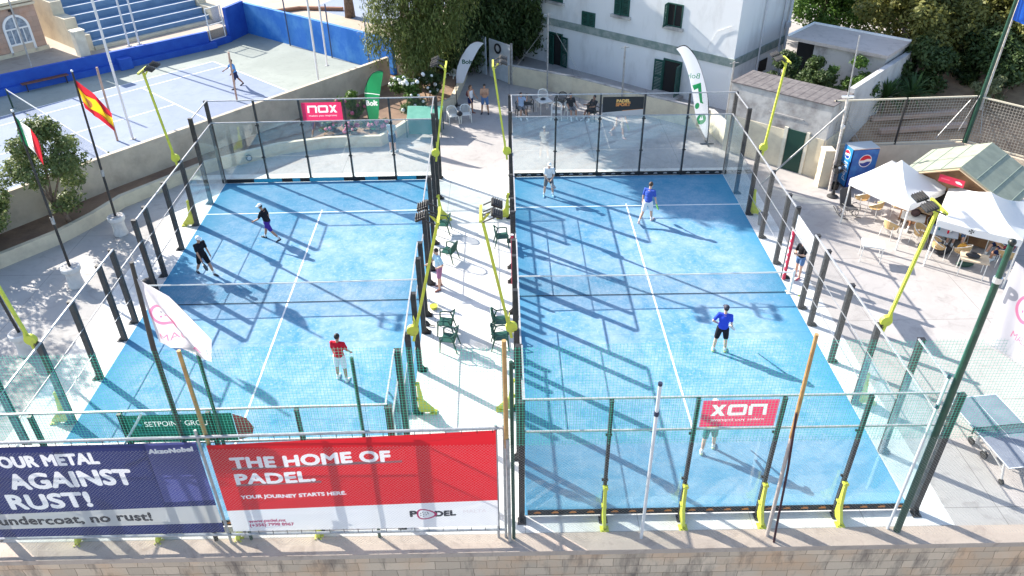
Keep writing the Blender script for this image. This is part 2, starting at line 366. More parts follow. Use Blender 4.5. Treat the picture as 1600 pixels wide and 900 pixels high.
def inside(loops, P):
    c = np.zeros(len(P), bool)
    for lp in loops:
        a = np.array(lp); b = np.roll(a, -1, 0)
        for (x1, y1), (x2, y2) in zip(a, b):
            if y1 == y2: continue
            hit = ((y1 > P[:, 1]) != (y2 > P[:, 1])) & (P[:, 0] < (x2 - x1) * (P[:, 1] - y1) / (y2 - y1) + x1); c ^= hit
    return c
def printed(name, outline, layers, mats, mapf, parent=None, grid=0.0):
    """a printed sheet as ONE mesh: the print is cut into the sheet as material regions"""
    verts = []; edges = []
    for loops in [[outline]] + [l for l, _ in layers]:
        for lp in loops:
            o = len(verts); verts.extend([Vector(p) for p in lp]); edges.extend([(o + i, o + (i + 1) % len(lp)) for i in range(len(lp))])
    if grid:
        xs = [p[0] for p in outline]; ys = [p[1] for p in outline]
        gx = np.arange(min(xs) + grid / 2, max(xs), grid); gy = np.arange(min(ys) + grid / 2, max(ys), grid)
        for x in gx:
            for y in gy: verts.append(Vector((x + 0.013 * math.sin(y * 9), y + 0.011 * math.cos(x * 7))))
    v, e, f, *_ = delaunay_2d_cdt(verts, edges, [], 0, 1e-5)
    P = np.array([(sum(v[i].x for i in t) / 3, sum(v[i].y for i in t) / 3) for t in f])
    keep = inside([outline], P); mi = np.zeros(len(f), int)
    for loops, k in layers: mi[inside(loops, P)] = k
    me = bpy.data.meshes.new(name); me.from_pydata([mapf(p.x, p.y) for p in v], [], [t for t, k in zip(f, keep) if k])
    for m in mats: me.materials.append(m)
    me.polygons.foreach_set('material_index', mi[keep].tolist())
    if grid: me.polygons.foreach_set('use_smooth', [True] * len(me.polygons))
    me.update(); return link(name, me, parent)

# ---------------------------------------------------------------- palette
turf = turfmat()
pave = concretemat('pavement_concrete', (0.365, 0.338, 0.322), (0.445, 0.41, 0.39), (0.265, 0.242, 0.23), joints=4.1)
walk = concretemat('walkway_concrete', (0.38, 0.36, 0.345), (0.47, 0.445, 0.42), (0.29, 0.27, 0.255), joints=3.0)
apronm = concretemat('apron_concrete', (0.62, 0.60, 0.57), (0.74, 0.72, 0.69), (0.48, 0.455, 0.42), joints=2.9)
copem = concretemat('coping_concrete', (0.53, 0.42, 0.345), (0.45, 0.355, 0.295), (0.29, 0.22, 0.185))
white = mat('white_line_paint', (0.80, 0.80, 0.79), 0.8, col2=(0.66, 0.70, 0.74), scale=6, lo=0.45, hi=0.75)
blk = mat('black_steel', (0.016, 0.015, 0.016), 0.5, col2=(0.035, 0.032, 0.030), scale=5)
railm = mat('galvanised_rail', (0.42, 0.42, 0.43), 0.5, 0.3, col2=(0.32, 0.32, 0.33), scale=8)
yel = mat('yellow_steel', (0.56, 0.58, 0.055), 0.5, col2=(0.36, 0.30, 0.08), scale=4, lo=0.52, hi=0.8, detail=9)
glass = glassmat('toughened_glass', (0.935, 0.965, 0.96))
wire = netmat('welded_mesh', (0.16, 0.16, 0.16), 0.05, 0.0035, metal=0.3)
netm = netmat('court_net_cord', (0.02, 0.025, 0.03), 0.045, 0.005)
greennet = netmat('green_safety_net', (0.05, 0.42, 0.31), 0.075, 0.006, trans=0.4)
chain = netmat('grey_chain_link', (0.42, 0.42, 0.41), 0.06, 0.003, diag=True)
wplast = mat('white_plastic', (0.78, 0.76, 0.70), 0.5); rubber = mat('dark_rubber', (0.02, 0.02, 0.02), 0.8)
lens = mat('lamp_glass', (0.55, 0.57, 0.6), 0.15, 0.3); alum = mat('pale_aluminium', (0.68, 0.68, 0.68), 0.35, 0.7)
greyst = mat('grey_pipe', (0.42, 0.42, 0.42), 0.5, 0.4, col2=(0.3, 0.29, 0.28), scale=6)
dgreen = mat('dark_green_paint', (0.012, 0.05, 0.032), 0.4, col2=(0.02, 0.07, 0.045), scale=5)
green = mat('green_plastic', (0.014, 0.085, 0.06), 0.45)
bamboo = mat('bamboo', (0.45, 0.27, 0.10), 0.6, col2=(0.33, 0.18, 0.07), scale=4, lo=0.4, hi=0.65)
cream = mat('cream_render', (0.66, 0.58, 0.43), 0.9, col2=(0.52, 0.45, 0.34), scale=1.6, lo=0.42, hi=0.72, bump=0.2)
limest = stonemat('limestone_blocks', (0.74, 0.56, 0.41), (0.56, 0.43, 0.32), (0.27, 0.19, 0.14), (0.16, 0.125, 0.11), 0.64, 0.30, 0.85)
orange = mat('orange_print', (0.62, 0.22, 0.05), 0.6); teal = mat('teal_print', (0.04, 0.36, 0.50), 0.5)
pink = mat('pink_cloth', (0.74, 0.035, 0.13), 0.6, trans=0.35); clothw = mat('white_cloth', (0.82, 0.82, 0.80), 0.65, trans=0.35)
red = mat('red_cloth', (0.58, 0.012, 0.022), 0.6, trans=0.3); navy = mat('navy_cloth', (0.018, 0.026, 0.125), 0.6, trans=0.25); greyc = mat('grey_cloth', (0.46, 0.45, 0.46), 0.6, trans=0.35)
blackc = mat('black_cloth', (0.012, 0.012, 0.014), 0.6); magenta = mat('magenta_print', (0.62, 0.03, 0.20), 0.6, trans=0.3); darkgr = mat('slate_print', (0.15, 0.12, 0.13), 0.6, trans=0.2)

# ---------------------------------------------------------------- ground
soilm = mat('bare_earth', (0.30, 0.19, 0.12), 1.0, col2=(0.16, 0.10, 0.07), scale=0.8, lo=0.35, hi=0.7, bump=0.6, bscale=6)
struct(MB().box((0, 300, -3.05), (2400, 2400, 0.1)).build('ground', soilm))
bouncem = concretemat('bounce_paving', (0.42, 0.38, 0.34), (0.48, 0.44, 0.39), (0.3, 0.27, 0.24))
struct(MB().slab([(-80, -30), (80, -30), (80, -1.0), (-80, -1.0)], -3.0, -2.99).build('street_bounce', bouncem))  # unseen pale street slab, added to bounce sunlight onto the stone wall face
struct(MB().slab([(-60, -0.64), (60, -0.64), (60, 120), (-60, 120)], -3.0, 0.0).build('pavement', pave))
struct(MB().slab([(-15.0, -0.55), (10.93, -0.55), (11.15, 20.75), (-15.15, 20.75)], 0.0, 0.004).build('court_apron', apronm))
struct(MB().slab([(-24, -0.55), (-15.0, -0.55), (-15.15, 20.75), (-15.15, 24), (-8, 24.6), (-30, 24.6)], 0.0, 0.004).build('walkway', walk))
# front boundary wall of coursed stone with a flat coping
fwall = thing('boundary_wall', 'low limestone block wall with cracked pink coping along the front edge', 'wall', (0, -0.86, 0))
MB().box((0, -0.22, -1.55), (70, 0.06, 2.9)).build('stone_face', limest, fwall)
MB().box((0, -0.02, -0.03), (70, 0.54, 0.16)).build('coping', copem, fwall)

LROOT = Vector((-3.2226, -0.0841, 0)); LROT = 0.0133
LLOC = LROOT + Matrix.Rotation(LROT, 3, 'Z') @ Vector((-10, 0, 0))
COURTS = [('left', LLOC, LROT), ('right', Vector((0, 0, 0)), 0.0)]
for nm, loc, rz in COURTS:
    struct(MB().slab([(0, 0), (10, 0), (10, 20), (0, 20)], 0.004, 0.012).build('court_turf', turf, None, loc, rz))
    b = MB()
    for y in (3.05, 16.95): b.slab([(0, y - 0.03), (10, y - 0.03), (10, y + 0.03), (0, y + 0.03)], 0.012, 0.016)
    for a, c in ((2.85, 3.02), (3.08, 16.92), (16.98, 17.15)): b.slab([(4.97, a), (5.03, a), (5.03, c), (4.97, c)], 0.012, 0.016)
    struct(b.build('court_lines', white, None, loc, rz))

# ---------------------------------------------------------------- padel enclosures
def enclosure(side, loc, rz):
    left = side == 'left'
    root = thing('padel_enclosure', 'glass and black steel padel enclosure with teal and black boards at its far foot' if left else 'glass and black steel padel enclosure with black orange printed boards at both ends', 'padel court', loc, rz, 'padel court enclosures')
    def post(x, y, h, sx, sy):
        b = MB(); b.box((x, y, h / 2), (sx, sy, h)); b.box((x, y, h + 0.01), (sx * 1.15, sy * 1.15, 0.02)); b.build('post', blk, root)
    def foot(x, y, dx, dy):
        b = MB(); n = Vector((dx, dy, 0)); t = Vector((-dy, dx, 0)); c = Vector((x, y, 0.0)) + n * 0.05
        b.box((x + dx * 0.12, y + dy * 0.12, 0.018), (0.22, 0.22, 0.03))
        for s in (-1, 1):
            b.prism([c + t * s * 0.05 + Vector((0, 0, 0.03)), c + t * s * 0.05 + n * 0.15 + Vector((0, 0, 0.03)), c + t * s * 0.05 + Vector((0, 0, 0.22))], t * 0.014 * s)
        b.build('foot', blk, root)
    for y, oy in ((20.07, 1), (-0.07, -1)):
        for x in (2, 4, 6, 8): post(x, y, 4.0, 0.08, 0.11); foot(x, y, 0, oy)
        for x in (-0.085, 10.085): post(x, y, 4.0, 0.15, 0.13); foot(x, y, 0, oy)
    for x, ox in ((-0.10, -1), (10.10, 1)):
        for y in (18, 2): post(x, y, 4.0, 0.16, 0.13); foot(x, y, ox, 0)
        for y in (16, 14, 12, 11, 9, 8, 6, 4): post(x, y, 3.0, 0.16, 0.13); foot(x, y, ox, 0)
    # rails
    def rail(p, q, r=0.02): MB().bar(p, q, r * 2).build('rail', railm, root)
    for y in (20.0, 0.0):
        yy = y + (0.01 if y else -0.01)
        for z in (4.02, 3.0): rail((-0.06, yy, z), (10.06, yy, z), 0.022)
    for x in (-0.02, 10.02):
        for a, c in ((18, 20), (0, 2)): rail((x, a, 4.02), (x, c, 4.02))
        for a, c in ((11, 20), (0, 9)): rail((x, a, 3.02), (x, c, 3.02), 0.022)
        for a, c in ((11, 18), (2, 9)): rail((x, a, 2.0), (x, c, 2.0), 0.011)
        for a, c in ((11, 16), (4, 9)): rail((x, a, 1.0), (x, c, 1.0), 0.011)
        rail((x, 9, 2.2), (x, 11, 2.2), 0.02)
    # glass panes
    def pane(c, s): MB().box(c, s).build('glass_pane', glass, root)
    for y in (20.0, 0.0):
        for x in (1, 3, 5, 7, 9): pane((x, y, 1.51), (1.93, 0.012, 2.92))
    for x in (0.0, 10.0):
        for y in (19, 1): pane((x, y, 1.51), (0.012, 1.93, 2.92))
        for y in (17, 3): pane((x, y, 1.01), (0.012, 1.93, 1.94))
    # welded mesh
    for y in (20.0, 0.0):
        for x in (0, 2, 4, 6, 8): sheet('mesh_panel', (x, y), (x + 2, y), 3.0, 4.0, wire, root)
    for x in (0.0, 10.0):
        for a in (18, 0): sheet('mesh_panel', (x, a), (x, a + 2), 3.0, 4.0, wire, root)
        for a in (16, 2): sheet('mesh_panel', (x, a), (x, a + 2), 2.0, 3.0, wire, root)
        for a, c in ((14, 16), (12, 14), (11, 12), (8, 9), (6, 8), (4, 6)): sheet('mesh_panel', (x, a), (x, c), 0.03, 3.0, wire, root)
        sheet('mesh_panel', (x, 9), (x, 11), 2.2, 3.0, wire, root)
    # clamps where the panes meet the posts
    b = MB()
    for y in (20.0, 0.0):
        for x in (2, 4, 6, 8):
            for z in (0.1, 1.3, 2.85):
                for s in (-1, 1): b.box((x + s * 0.055, y, z), (0.05, 0.05, 0.06))
    b.build('glass_clamp', blk, root)
    # printed boards along the foot of the glass
    rr = random.Random(3 if left else 4)
    for y, yo in ((20.0, -0.02), (0.0, -0.02)):
        b = MB(); b.box((5, y + yo, 0.13), (9.86, 0.02, 0.19), mi=0)
        if left and y:
            x = 0.1
            for k, wd in enumerate((0.9, 0.35, 1.3, 0.5, 0.35, 0.45, 1.6, 1.0, 0.6, 0.9, 0.9)):
                if k % 2 == 0 and k: b.box((x + wd / 2, y + yo - 0.011, 0.13), (wd, 0.006, 0.18), mi=1)
                x += wd
        else:
            for i in range(5):
                for k in range(4):
                    cx = i * 2 + 0.32 + k * 0.46
                    b.box((cx, y + yo - 0.011, 0.135), (0.15, 0.004, 0.03), mi=2 if not (y and not left) else 3)
                    b.box((cx, y + yo - 0.0112, 0.125), (0.19, 0.004, 0.035), mi=2 if not (y and not left) else 3)
                    b.box((cx + 0.01, y + yo - 0.0114, 0.165), (0.11, 0.004, 0.025), mi=2 if not (y and not left) else 3)
        b.build('foot_board', [blackc, teal, orange, greyc], root)
    # yellow gusset braces
    def brace(x, y, dx, dy, h=1.25, d=0.42):
        n = Vector((dx, dy, 0)); t = Vector((-dy, dx, 0)); c = Vector((x, y, 0)); b = MB()
        pr = [(0.03, 0.06), (d, 0.06), (d, 0.14), (0.20, 0.5), (0.13, 0.95), (0.11, h), (0.03, h)]
        for s in (-1, 1): b.prism([c + n * u + t * s * 0.028 + Vector((0, 0, z)) for u, z in pr], t * 0.010 * s)
        b.prism([c + n * u + t * -0.028 + Vector((0, 0, z)) for u, z in ((d - 0.03, 0.06), (d, 0.14), (0.20, 0.5), (0.12, 0.95), (0.10, h), (0.085, h), (0.10, 0.95), (0.18, 0.5))], t * 0.056)
        b.box((x + dx * (d - 0.04), y + dy * (d - 0.04), 0.03), (0.22, 0.22, 0.03))
        for s in (-1, 1): b.tube([c + n * (d + 0.01) + t * s * 0.07 + Vector((0, 0, 0.04)), c + n * (d + 0.01) + t * s * 0.07 + Vector((0, 0, 0.08))], 0.018, 6)
        for z in (0.55, h - 0.05): b.box(c + n * 0.05 + Vector((0, 0, z)), (0.13, 0.13, 0.05))
        b.build('brace', yel, root)
    for x in (2, 4, 6, 8): brace(x, -0.13, 0, -1)
    for x, ox in ((-0.18, -1), (10.18, 1)):
        for y in (16, 4): brace(x, y, ox, 0, 1.2, 0.5)
    return root
for c in COURTS: enclosure(*c)

# court nets
for nm, loc, rz in COURTS:
    t = thing('padel_net', 'dark cord net with white band across the left court' if nm == 'left' else 'dark cord net with white band across the right court', 'net', loc, rz, 'padel court nets')
    b = MB()
    n = 24; pts = [(10 * i / n, 10, 0.90 - 0.03 * math.sin(math.pi * i / n)) for i in range(n + 1)]
    for p, q in zip(pts, pts[1:]): b.bar(p, q, 0.012, 0.055)
    b.build('headband', clothw, t)
    s = sheet('net_mesh', (0, 10), (10, 10), 0.03, 0.875, netm, t, 24, 1)
    for x in (-0.03, 10.03):
        b = MB(); b.box((x, 10, 0.47), (0.09, 0.09, 0.94)); b.box((x, 10, 0.02), (0.26, 0.26, 0.015)); b.ball((x, 10, 0.95), 0.05, 8, 5); b.build('net_post', wplast, t)
    MB().bar((0, 10, 0.035), (10, 10, 0.035), 0.02).build('bottom_tape', blackc, t)

# floodlight masts: bolted outside the posts, leaning out a little
def mast(loc, lean, inward, label, ry=0.0, ztop=6.72):
    """lean and inward are x offsets of the pole top and of the lamps from the pole top"""
    t = thing('floodlight_mast', label, 'floodlight', loc, ry, 'yellow floodlight masts')
    top = Vector((lean, 0, ztop)); foot = Vector((0, 0, 2.75))
    MB().bar(foot, top, 0.075, 0.075).build('pole', yel, t)
    s = 1 if inward > 0 else -1
    b = MB(); b.tube([(0, -0.06, 3.12), (0, 0.06, 3.12)], 0.165, 18); b.prism([(-s * 0.02, -0.05, 2.95), (-s * 0.17, -0.05, 3.1), (-s * 0.05, -0.05, 3.6)], (0, 0.1, 0)); b.build('joint_disc', yel, t)
    b = MB(); b.bar((lean, -0.42, ztop), (lean, 0.42, ztop), 0.07); b.bar(top + Vector((0, 0, -0.25)), top + Vector((inward * 0.4, 0, 0.02)), 0.05)
    b.build('cross_arm', yel, t)
    for y in (-0.27, 0.27):
        c = top + Vector((inward * 0.75, y, 0.14)); rot = Matrix.Rotation(-s * R(22), 3, 'Y')
        b = MB(); b.box(c, (0.30, 0.36, 0.06), ry=s * R(22))
        for k in range(5): b.box(c + Matrix.Rotation(s * R(22), 3, 'Y') @ Vector((-0.12 + 0.06 * k, 0, 0.055)), (0.012, 0.32, 0.035), ry=s * R(22))
        for yy in (-0.2, 0.2): b.bar(top + Vector((inward * 0.1, y + yy * 0.95, 0.0)), c + Vector((-inward * 0.1, yy, 0)), 0.03)
        f = b.build('floodlight', blk, t)
        MB().box(c + Matrix.Rotation(s * R(22), 3, 'Y') @ Vector((0, 0, -0.034)), (0.26, 0.32, 0.012), ry=s * R(22)).build('lamp_lens', lens, f)
def lp(x, y): return LLOC + Matrix.Rotation(LROT, 3, 'Z') @ Vector((x, y, 0))
mast(lp(-0.26, 16), -0.35, 0.55, 'yellow floodlight mast rising beside the Spanish flag at the far left court side')
mast(lp(-0.26, 4), -0.42, 0.55, 'yellow floodlight mast cut by the left edge beside the nearest pale flag base')
mast(lp(10.26, 16), 0.62, -0.55, 'yellow floodlight mast left of the standing couple at the far end of the aisle')
mast(lp(10.26, 4), 0.95, -0.55, 'yellow floodlight mast whose black lamps hang over the left court near the aisle')
mast(Vector((-0.26, 16, 0)), -0.5, 0.55, 'yellow floodlight mast right of the standing couple at the far end of the aisle')
mast(Vector((-0.26, 4, 0)), -0.75, 0.55, 'yellow floodlight mast leaning over the white aisle beside the right court')
mast(Vector((10.26, 16, 0)), 0.28, -0.55, 'yellow floodlight mast standing before the stained outbuilding wall')
mast(Vector((10.26, 4, 0)), 0.42, -0.55, 'yellow floodlight mast standing in front of the white gazebos')

# ---------------------------------------------------------------- signs on the cages
def plane_map(org, ux, uz=Vector((0, 0, 1)), wave=0.0, freq=3.0, nrm=Vector((0, -1, 0))):
    org = Vector(org); ux = Vector(ux)
    return lambda u, v: tuple(org + ux * u + uz * v + nrm * wave * math.sin(u * freq + v * 1.3))
def outline(x0, y0, x1, y1): return [(x0, y0), (x1, y0), (x1, y1), (x0, y1)]
def nox(loc, ux, mirror, label, nrm):
    W, H = 1.78, 0.84
    def px(a, b): return (a, b) if not mirror else (W - b, W - a)
    lay = []
    def quad(*p): lay.append(([[(W - x, y) if mirror else (x, y) for x, y in p]], 1))
    z0, z1, th = 0.36, 0.70, 0.085
    # squared n, o and x drawn as blocks
    quad((0.24, z0), (0.24 + th, z0), (0.26 + th, z1), (0.26, z1)); quad((0.28, z1), (0.64, z1), (0.67, z1 - th), (0.28, z1 - th)); quad((0.58, z0), (0.58 + th, z0), (0.60 + th, z1 - 0.06), (0.60, z1 - 0.03))
    quad((0.76, z0), (1.12, z0), (1.17, z0 + 0.04), (1.17, z1 - 0.04), (1.12, z1), (0.76, z1), (0.72, z1 - 0.04), (0.72, z0 + 0.04))
    lay.append(([[(W - x if mirror else x, y) for x, y in ((0.80, z0 + th), (1.08, z0 + th), (1.08, z1 - th), (0.80, z1 - th))]], 0))
    quad((1.22, z0), (1.33, z0), (1.56, z1), (1.45, z1)); quad((1.45, z0), (1.56, z0), (1.33, z1), (1.22, z1))
    a, b = px(0.28, 1.52)
    lay.append((letters('makes you improve', a, b, 0.19, 0.09, 0.0, mirror), 1))
    bd = 0.012
    o = printed('banner', outline(0, 0, W, H), lay, [pink, clothw], plane_map(loc, ux, wave=0.006, nrm=nrm))
    tag(o, label, 'banner', 'pink padel brand banners')
ux = Matrix.Rotation(LROT, 3, 'Z') @ Vector((1, 0, 0))
nox(lp(4.13, 19.93) + Vector((0, 0, 3.06)), ux, False, 'pink banner reading NOX on the far fence of the left court', Vector((0, -1, 0)))
nox((4.12, -0.035, 3.08), (1, 0, 0), True, 'pink banner seen from behind with mirrored NOX lettering on the near fence', Vector((0, -1, 0)))
# dark banner on the far fence of the right court
gold = mat('gold_print', (0.75, 0.42, 0.12), 0.6)
W, H = 1.84, 0.86
o = printed('banner', outline(0, 0, W, H), [([[(0, 0.0), (W, 0.0), (W, 0.27), (0, 0.13)]], 1), ([[(0.9, 0.2), (W, 0.27), (W, 0.285), (0.9, 0.225)]], 2),
    (letters('padel court', 0.05, 0.45, 0.04, 0.05), 0)] + boldly(letters('PADEL', 0.62, 1.22, 0.60, 0.14), 0.012, 3) + boldly(letters('SPORT', 0.60, 1.24, 0.43, 0.14), 0.012, 2),
    [blackc, greyc, orange, gold], plane_map((4.08, 19.93, 3.05), (1, 0, 0), wave=0.006)); tag(o, 'black banner with orange crest lettering and pale lower strip on the far fence', 'banner')
# green banner reading SETPOINT GROUP on the near fence of the left court
bgreen = mat('bottle_green_cloth', (0.012, 0.085, 0.06), 0.6, trans=0.25)
W, H = 2.45, 0.86; org = lp(4.05, -0.04) + Vector((0, 0, 3.06))
o = printed('banner', outline(0, 0, W, H), [(letters('SETPOINT GROUP', 0.42, 1.95, 0.50, 0.16), 1), ([[(0.18, 0.58), (0.34, 0.52), (0.34, 0.58), (0.25, 0.63), (0.34, 0.66), (0.18, 0.72), (0.18, 0.66), (0.27, 0.62)]], 2),
    (rect(0.2, 0.25, 1.6, 0.32), 3), (rect(0.2, 0.13, 0.7, 0.2), 3)], [bgreen, clothw, teal, mat('jade_print', (0.03, 0.25, 0.2), 0.6)], plane_map(org, ux, wave=0.008)); tag(o, 'dark green banner reading SETPOINT GROUP behind the bamboo pole', 'banner')
o = printed('pennant', [(0, 0), (0.32, 0.1), (0.42, 0.4), (0.3, 0.7), (0, 0.84)], [], [mat('faded_red_cloth', (0.40, 0.05, 0.06), 0.7)], plane_map(lp(6.52, -0.04) + Vector((0, 0, 3.08)), ux, wave=0.03)); tag(o, 'small red cloth beside the dark green banner', 'pennant')
# white sheet over the right doorway, and door pads
vin = mat('white_vinyl', (0.80, 0.80, 0.80), 0.5)
b = MB(); b.box((10.12, 10.0, 2.42), (0.02, 1.92, 0.66)); tag(b.build('sign_board', vin), 'blank white board above the right court doorway', 'sign')
redpad = mat('red_vinyl', (0.55, 0.02, 0.06), 0.5)
for x, lab in ((10.07, 'red and white padded post beside the woman in black'), (-0.14, 'red and white padded post beside the aisle chairs')):
    t = thing('door_pad', lab, 'post pad', (x, 10.86, 0), 0, 'red padded door posts')
    MB().box((0, 0, 1.08), (0.09, 0.10, 2.1)).build('padding', redpad, t)
    b = MB(); b.box((0, 0.08, 1.06), (0.095, 0.05, 2.12)); b.box((0, 0, 2.14), (0.095, 0.1, 0.02)); b.build('white_edge', vin, t)
    b = MB()
    for k in range(6): b.box((-0.048, -0.0, 0.35 + k * 0.3), (0.004, 0.05, 0.16))
    b.build('white_mark', vin, t)

# ---------------------------------------------------------------- front netting, banners and poles
def pole(name, pts, rad, m, label, cat, group=None, extra=None):
    p0 = Vector(pts[0]); o = MB().tube([Vector(p) - p0 for p in pts], rad, 10).build(name, m, None, p0, smooth=False)
    return tag(o, label, cat, group)
YF = -0.75
tag(sheet('safety_net', (-15, YF + 0.03), (14, YF + 0.03), 3.25, 6.25, greennet, None, 60, 4, 0.12), 'green knotted safety net strung high across the whole front', 'safety net')
tag(sheet('chain_link_fence', (-15, YF - 0.10), (14, YF - 0.10), 0.06, 3.45, chain, None, 1, 1), 'grey chain link fence below the green net along the front wall', 'fence')
fr = thing('banner_rack', 'galvanised pipe frame holding the two large front banners', 'frame', (-7.4, YF, 0))
for z in (0.38, 3.72): MB().tube([(-7.3, 0.02, z - 0.12 if z > 1 else z), (6.9, 0.02, z + 0.12 if z > 1 else z)], 0.035, 8).build('rail', railm, fr)
for x in (0.02, 6.72, 6.9): MB().tube([(x, 0.05, 0.05), (x, 0.05, 3.9)], 0.035, 8).build('upright', railm, fr)
b = MB()
for k in range(40):
    x = -7.0 + k * 0.35; b.bar((x, 0.0, 3.60 + (x * 0.017)), (x, 0.01, 3.72 + x * 0.017), 0.012)
for k in range(20): b.bar((0.1 + k * 0.35, 0, 0.36), (0.1 + k * 0.35, 0.0, 0.52), 0.012)
b.build('lacing_tie', blackc, fr)
# red banner
def wob(x0, ztop0, ztop1, x1, zb0, zb1, y, amp):
    """maps banner coordinates (metres from the lower left) onto the slightly slack hanging sheet"""
    def f(u, v):
        k = (u - x0) / (x1 - x0); zt = ztop0 + (ztop1 - ztop0) * k; zb = zb0 + (zb1 - zb0) * k
        return (u, y - amp * math.sin(u * 2.1 + v * 0.9) - amp * 0.5 * math.sin(u * 5.3), zb + (v) * (zt - zb))
    return f
def lay_txt(s, x0, x1, z0, cap, bold, zf, **k): return [[(x, zf(x, y)) for x, y in lp_] for lp_ in letters(s, x0, x1, z0, cap, bold, **k)]
def mk_zf(x0, x1, zt0, zt1, zb0, zb1, tilt):
    """turns (x, measured height) into the 0..1 height on the sheet, following the sheet's tilt"""
    def zf(x, z):
        k = (x - x0) / (x1 - x0); zt = zt0 + (zt1 - zt0) * k; zb = zb0 + (zb1 - zb0) * k
        return (z - zb) / (zt - zb)
    return zf
RX0, RX1 = -7.22, -0.68; RT0, RT1, RB0, RB1 = 3.46, 3.79, 0.50, 0.53
zf = mk_zf(RX0, RX1, RT0, RT1, RB0, RB1, 0)
def tl(s, x0, x1, z0, z1, cap, bold, k):
    """lettering layers whose baseline climbs from z0 at x0 to z1 at x1"""
    return [([[(x, zf(x, y + z0 + (z1 - z0) * (x - x0) / (x1 - x0))) for x, y in q] for q in lp_], k_) for lp_, k_ in boldly(letters(s, x0 + bold, x1 - bold, bold, cap - 2 * bold, gap=1.0 + (0.5 * bold / cap if bold > 0.01 else 0)), bold, k)]
lay = [([[(RX0, 0), (RX1, 0), (RX1, zf(RX1, 1.47)), (RX0, zf(RX0, 1.26))]], 1),
    ([[(-6.8, zf(-6.8, 2.66)), (-2.85, zf(-2.85, 2.83)), (-2.85, zf(-2.85, 2.90)), (-6.8, zf(-6.8, 2.74))]], 2), ([[(-6.82, zf(-6.82, 2.11)), (-4.8, zf(-4.8, 2.20)), (-4.8, zf(-4.8, 2.27)), (-6.82, zf(-6.82, 2.19))]], 2)]
lay += tl('THE HOME OF', -6.8, -3.10, 2.70, 2.86, 0.39, 0.024, 3) + tl('PADEL.', -6.80, -4.92, 2.16, 2.25, 0.39, 0.024, 3) + tl('YOUR JOURNEY STARTS HERE.', -6.79, -4.27, 1.67, 1.77, 0.135, 0.008, 3)
lay += tl('www.padel.mt', -6.78, -5.86, 0.81, 0.85, 0.12, 0.006, 4) + tl('(+356) 7998 8967', -6.78, -5.68, 0.66, 0.71, 0.12, 0.006, 4) + tl('BOOK NOW', -6.78, -6.4, 1.01, 1.02, 0.06, 0.0, 5)
lay += tl('P', -2.83, -2.64, 0.93, 0.935, 0.24, 0.018, 6) + tl('DEL', -2.22, -1.70, 0.945, 0.955, 0.22, 0.018, 6) + tl('MALTA', -1.52, -0.96, 1.02, 1.05, 0.12, 0.0, 5)
def egg(cx, cz, s): return [[(cx + s * (0.25 * math.cos(t) + 0.03 * math.cos(2 * t)), zf(cx, cz + s * 0.19 * math.sin(t) * (1 - 0.18 * math.cos(t)))) for t in [2 * math.pi * k / 32 for k in range(32)]]]
lay += [(egg(-2.44, 1.03, 1.0), 4), (egg(-2.445, 1.03, 0.78), 1)]
for dx, dz in ((-0.10, 0.03), (-0.05, 0.07), (0.01, 0.05), (-0.03, 0.0), (-0.1, -0.04), (0.03, -0.02), (-0.04, -0.075), (0.08, 0.02), (0.07, 0.07)):
    lay.append(([[(-2.46 + dx + 0.017 * math.cos(t), zf(-2.46, 1.03 + dz + 0.017 * math.sin(t))) for t in [2 * math.pi * k / 8 for k in range(8)]]], 6))
phonec = mat('crimson_print', (0.42, 0.02, 0.12), 0.6, trans=0.2); palec = mat('faint_print', (0.62, 0.55, 0.58), 0.6, trans=0.3); greyshade = mat('dull_brown_print', (0.24, 0.10, 0.11), 0.6, trans=0.25)
inkc = mat('ink_print', (0.03, 0.03, 0.04), 0.6, trans=0.15); bannerw = mat('banner_white', (0.74, 0.72, 0.75), 0.6, trans=0.3)
o = printed('banner', [(RX0, 0), (RX1, 0), (RX1, 1), (RX0, 1)], lay, [red, bannerw, greyshade, bannerw, phonec, palec, inkc], wob(RX0, RT0, RT1, RX1, RB0, RB1, YF, 0.012), None)
tag(o, 'large red banner reading THE HOME OF PADEL above a white foot strip', 'banner')
# navy banner
BX0, BX1 = -14.9, -7.43; BT0, BT1, BB0, BB1 = 3.5, 3.58, 0.44, 0.48
zf = mk_zf(BX0, BX1, BT0, BT1, BB0, BB1, 0)
lay = [([[(BX0, zf(BX0, 0.72)), (BX1, zf(BX1, 0.84)), (BX1, zf(BX1, 1.47)), (BX0, zf(BX0, 1.22))]], 1), ([[(-8.62, zf(-8.6, 1.62)), (BX1, zf(BX1, 1.66)), (BX1, 1), (-8.58, 1)]], 3),
    ]
lay += tl('YOUR METAL', -12.32, -9.75, 2.86, 2.93, 0.40, 0.024, 2) + tl('AGAINST', -12.05, -9.13, 2.14, 2.24, 0.57, 0.032, 2) + tl('RUST!', -12.32, -10.33, 1.44, 1.51, 0.56, 0.032, 2)
lay += tl('No undercoat, no rust!', -13.55, -9.06, 0.86, 0.97, 0.33, 0.017, 4) + tl('AkzoNobel', -8.56, -7.54, 3.24, 3.29, 0.16, 0.014, 2)
navy2 = mat('light_navy_cloth', (0.07, 0.075, 0.24), 0.6, trans=0.45)
o = printed('banner', [(BX0, 0), (BX1, 0), (BX1, 1), (BX0, 1)], lay, [navy, greyc, bannerw, navy2, inkc], wob(BX0, BT0, BT1, BX1, BB0, BB1, YF, 0.012), None)
tag(o, 'large navy banner about metal and rust with a grey foot strip', 'banner')

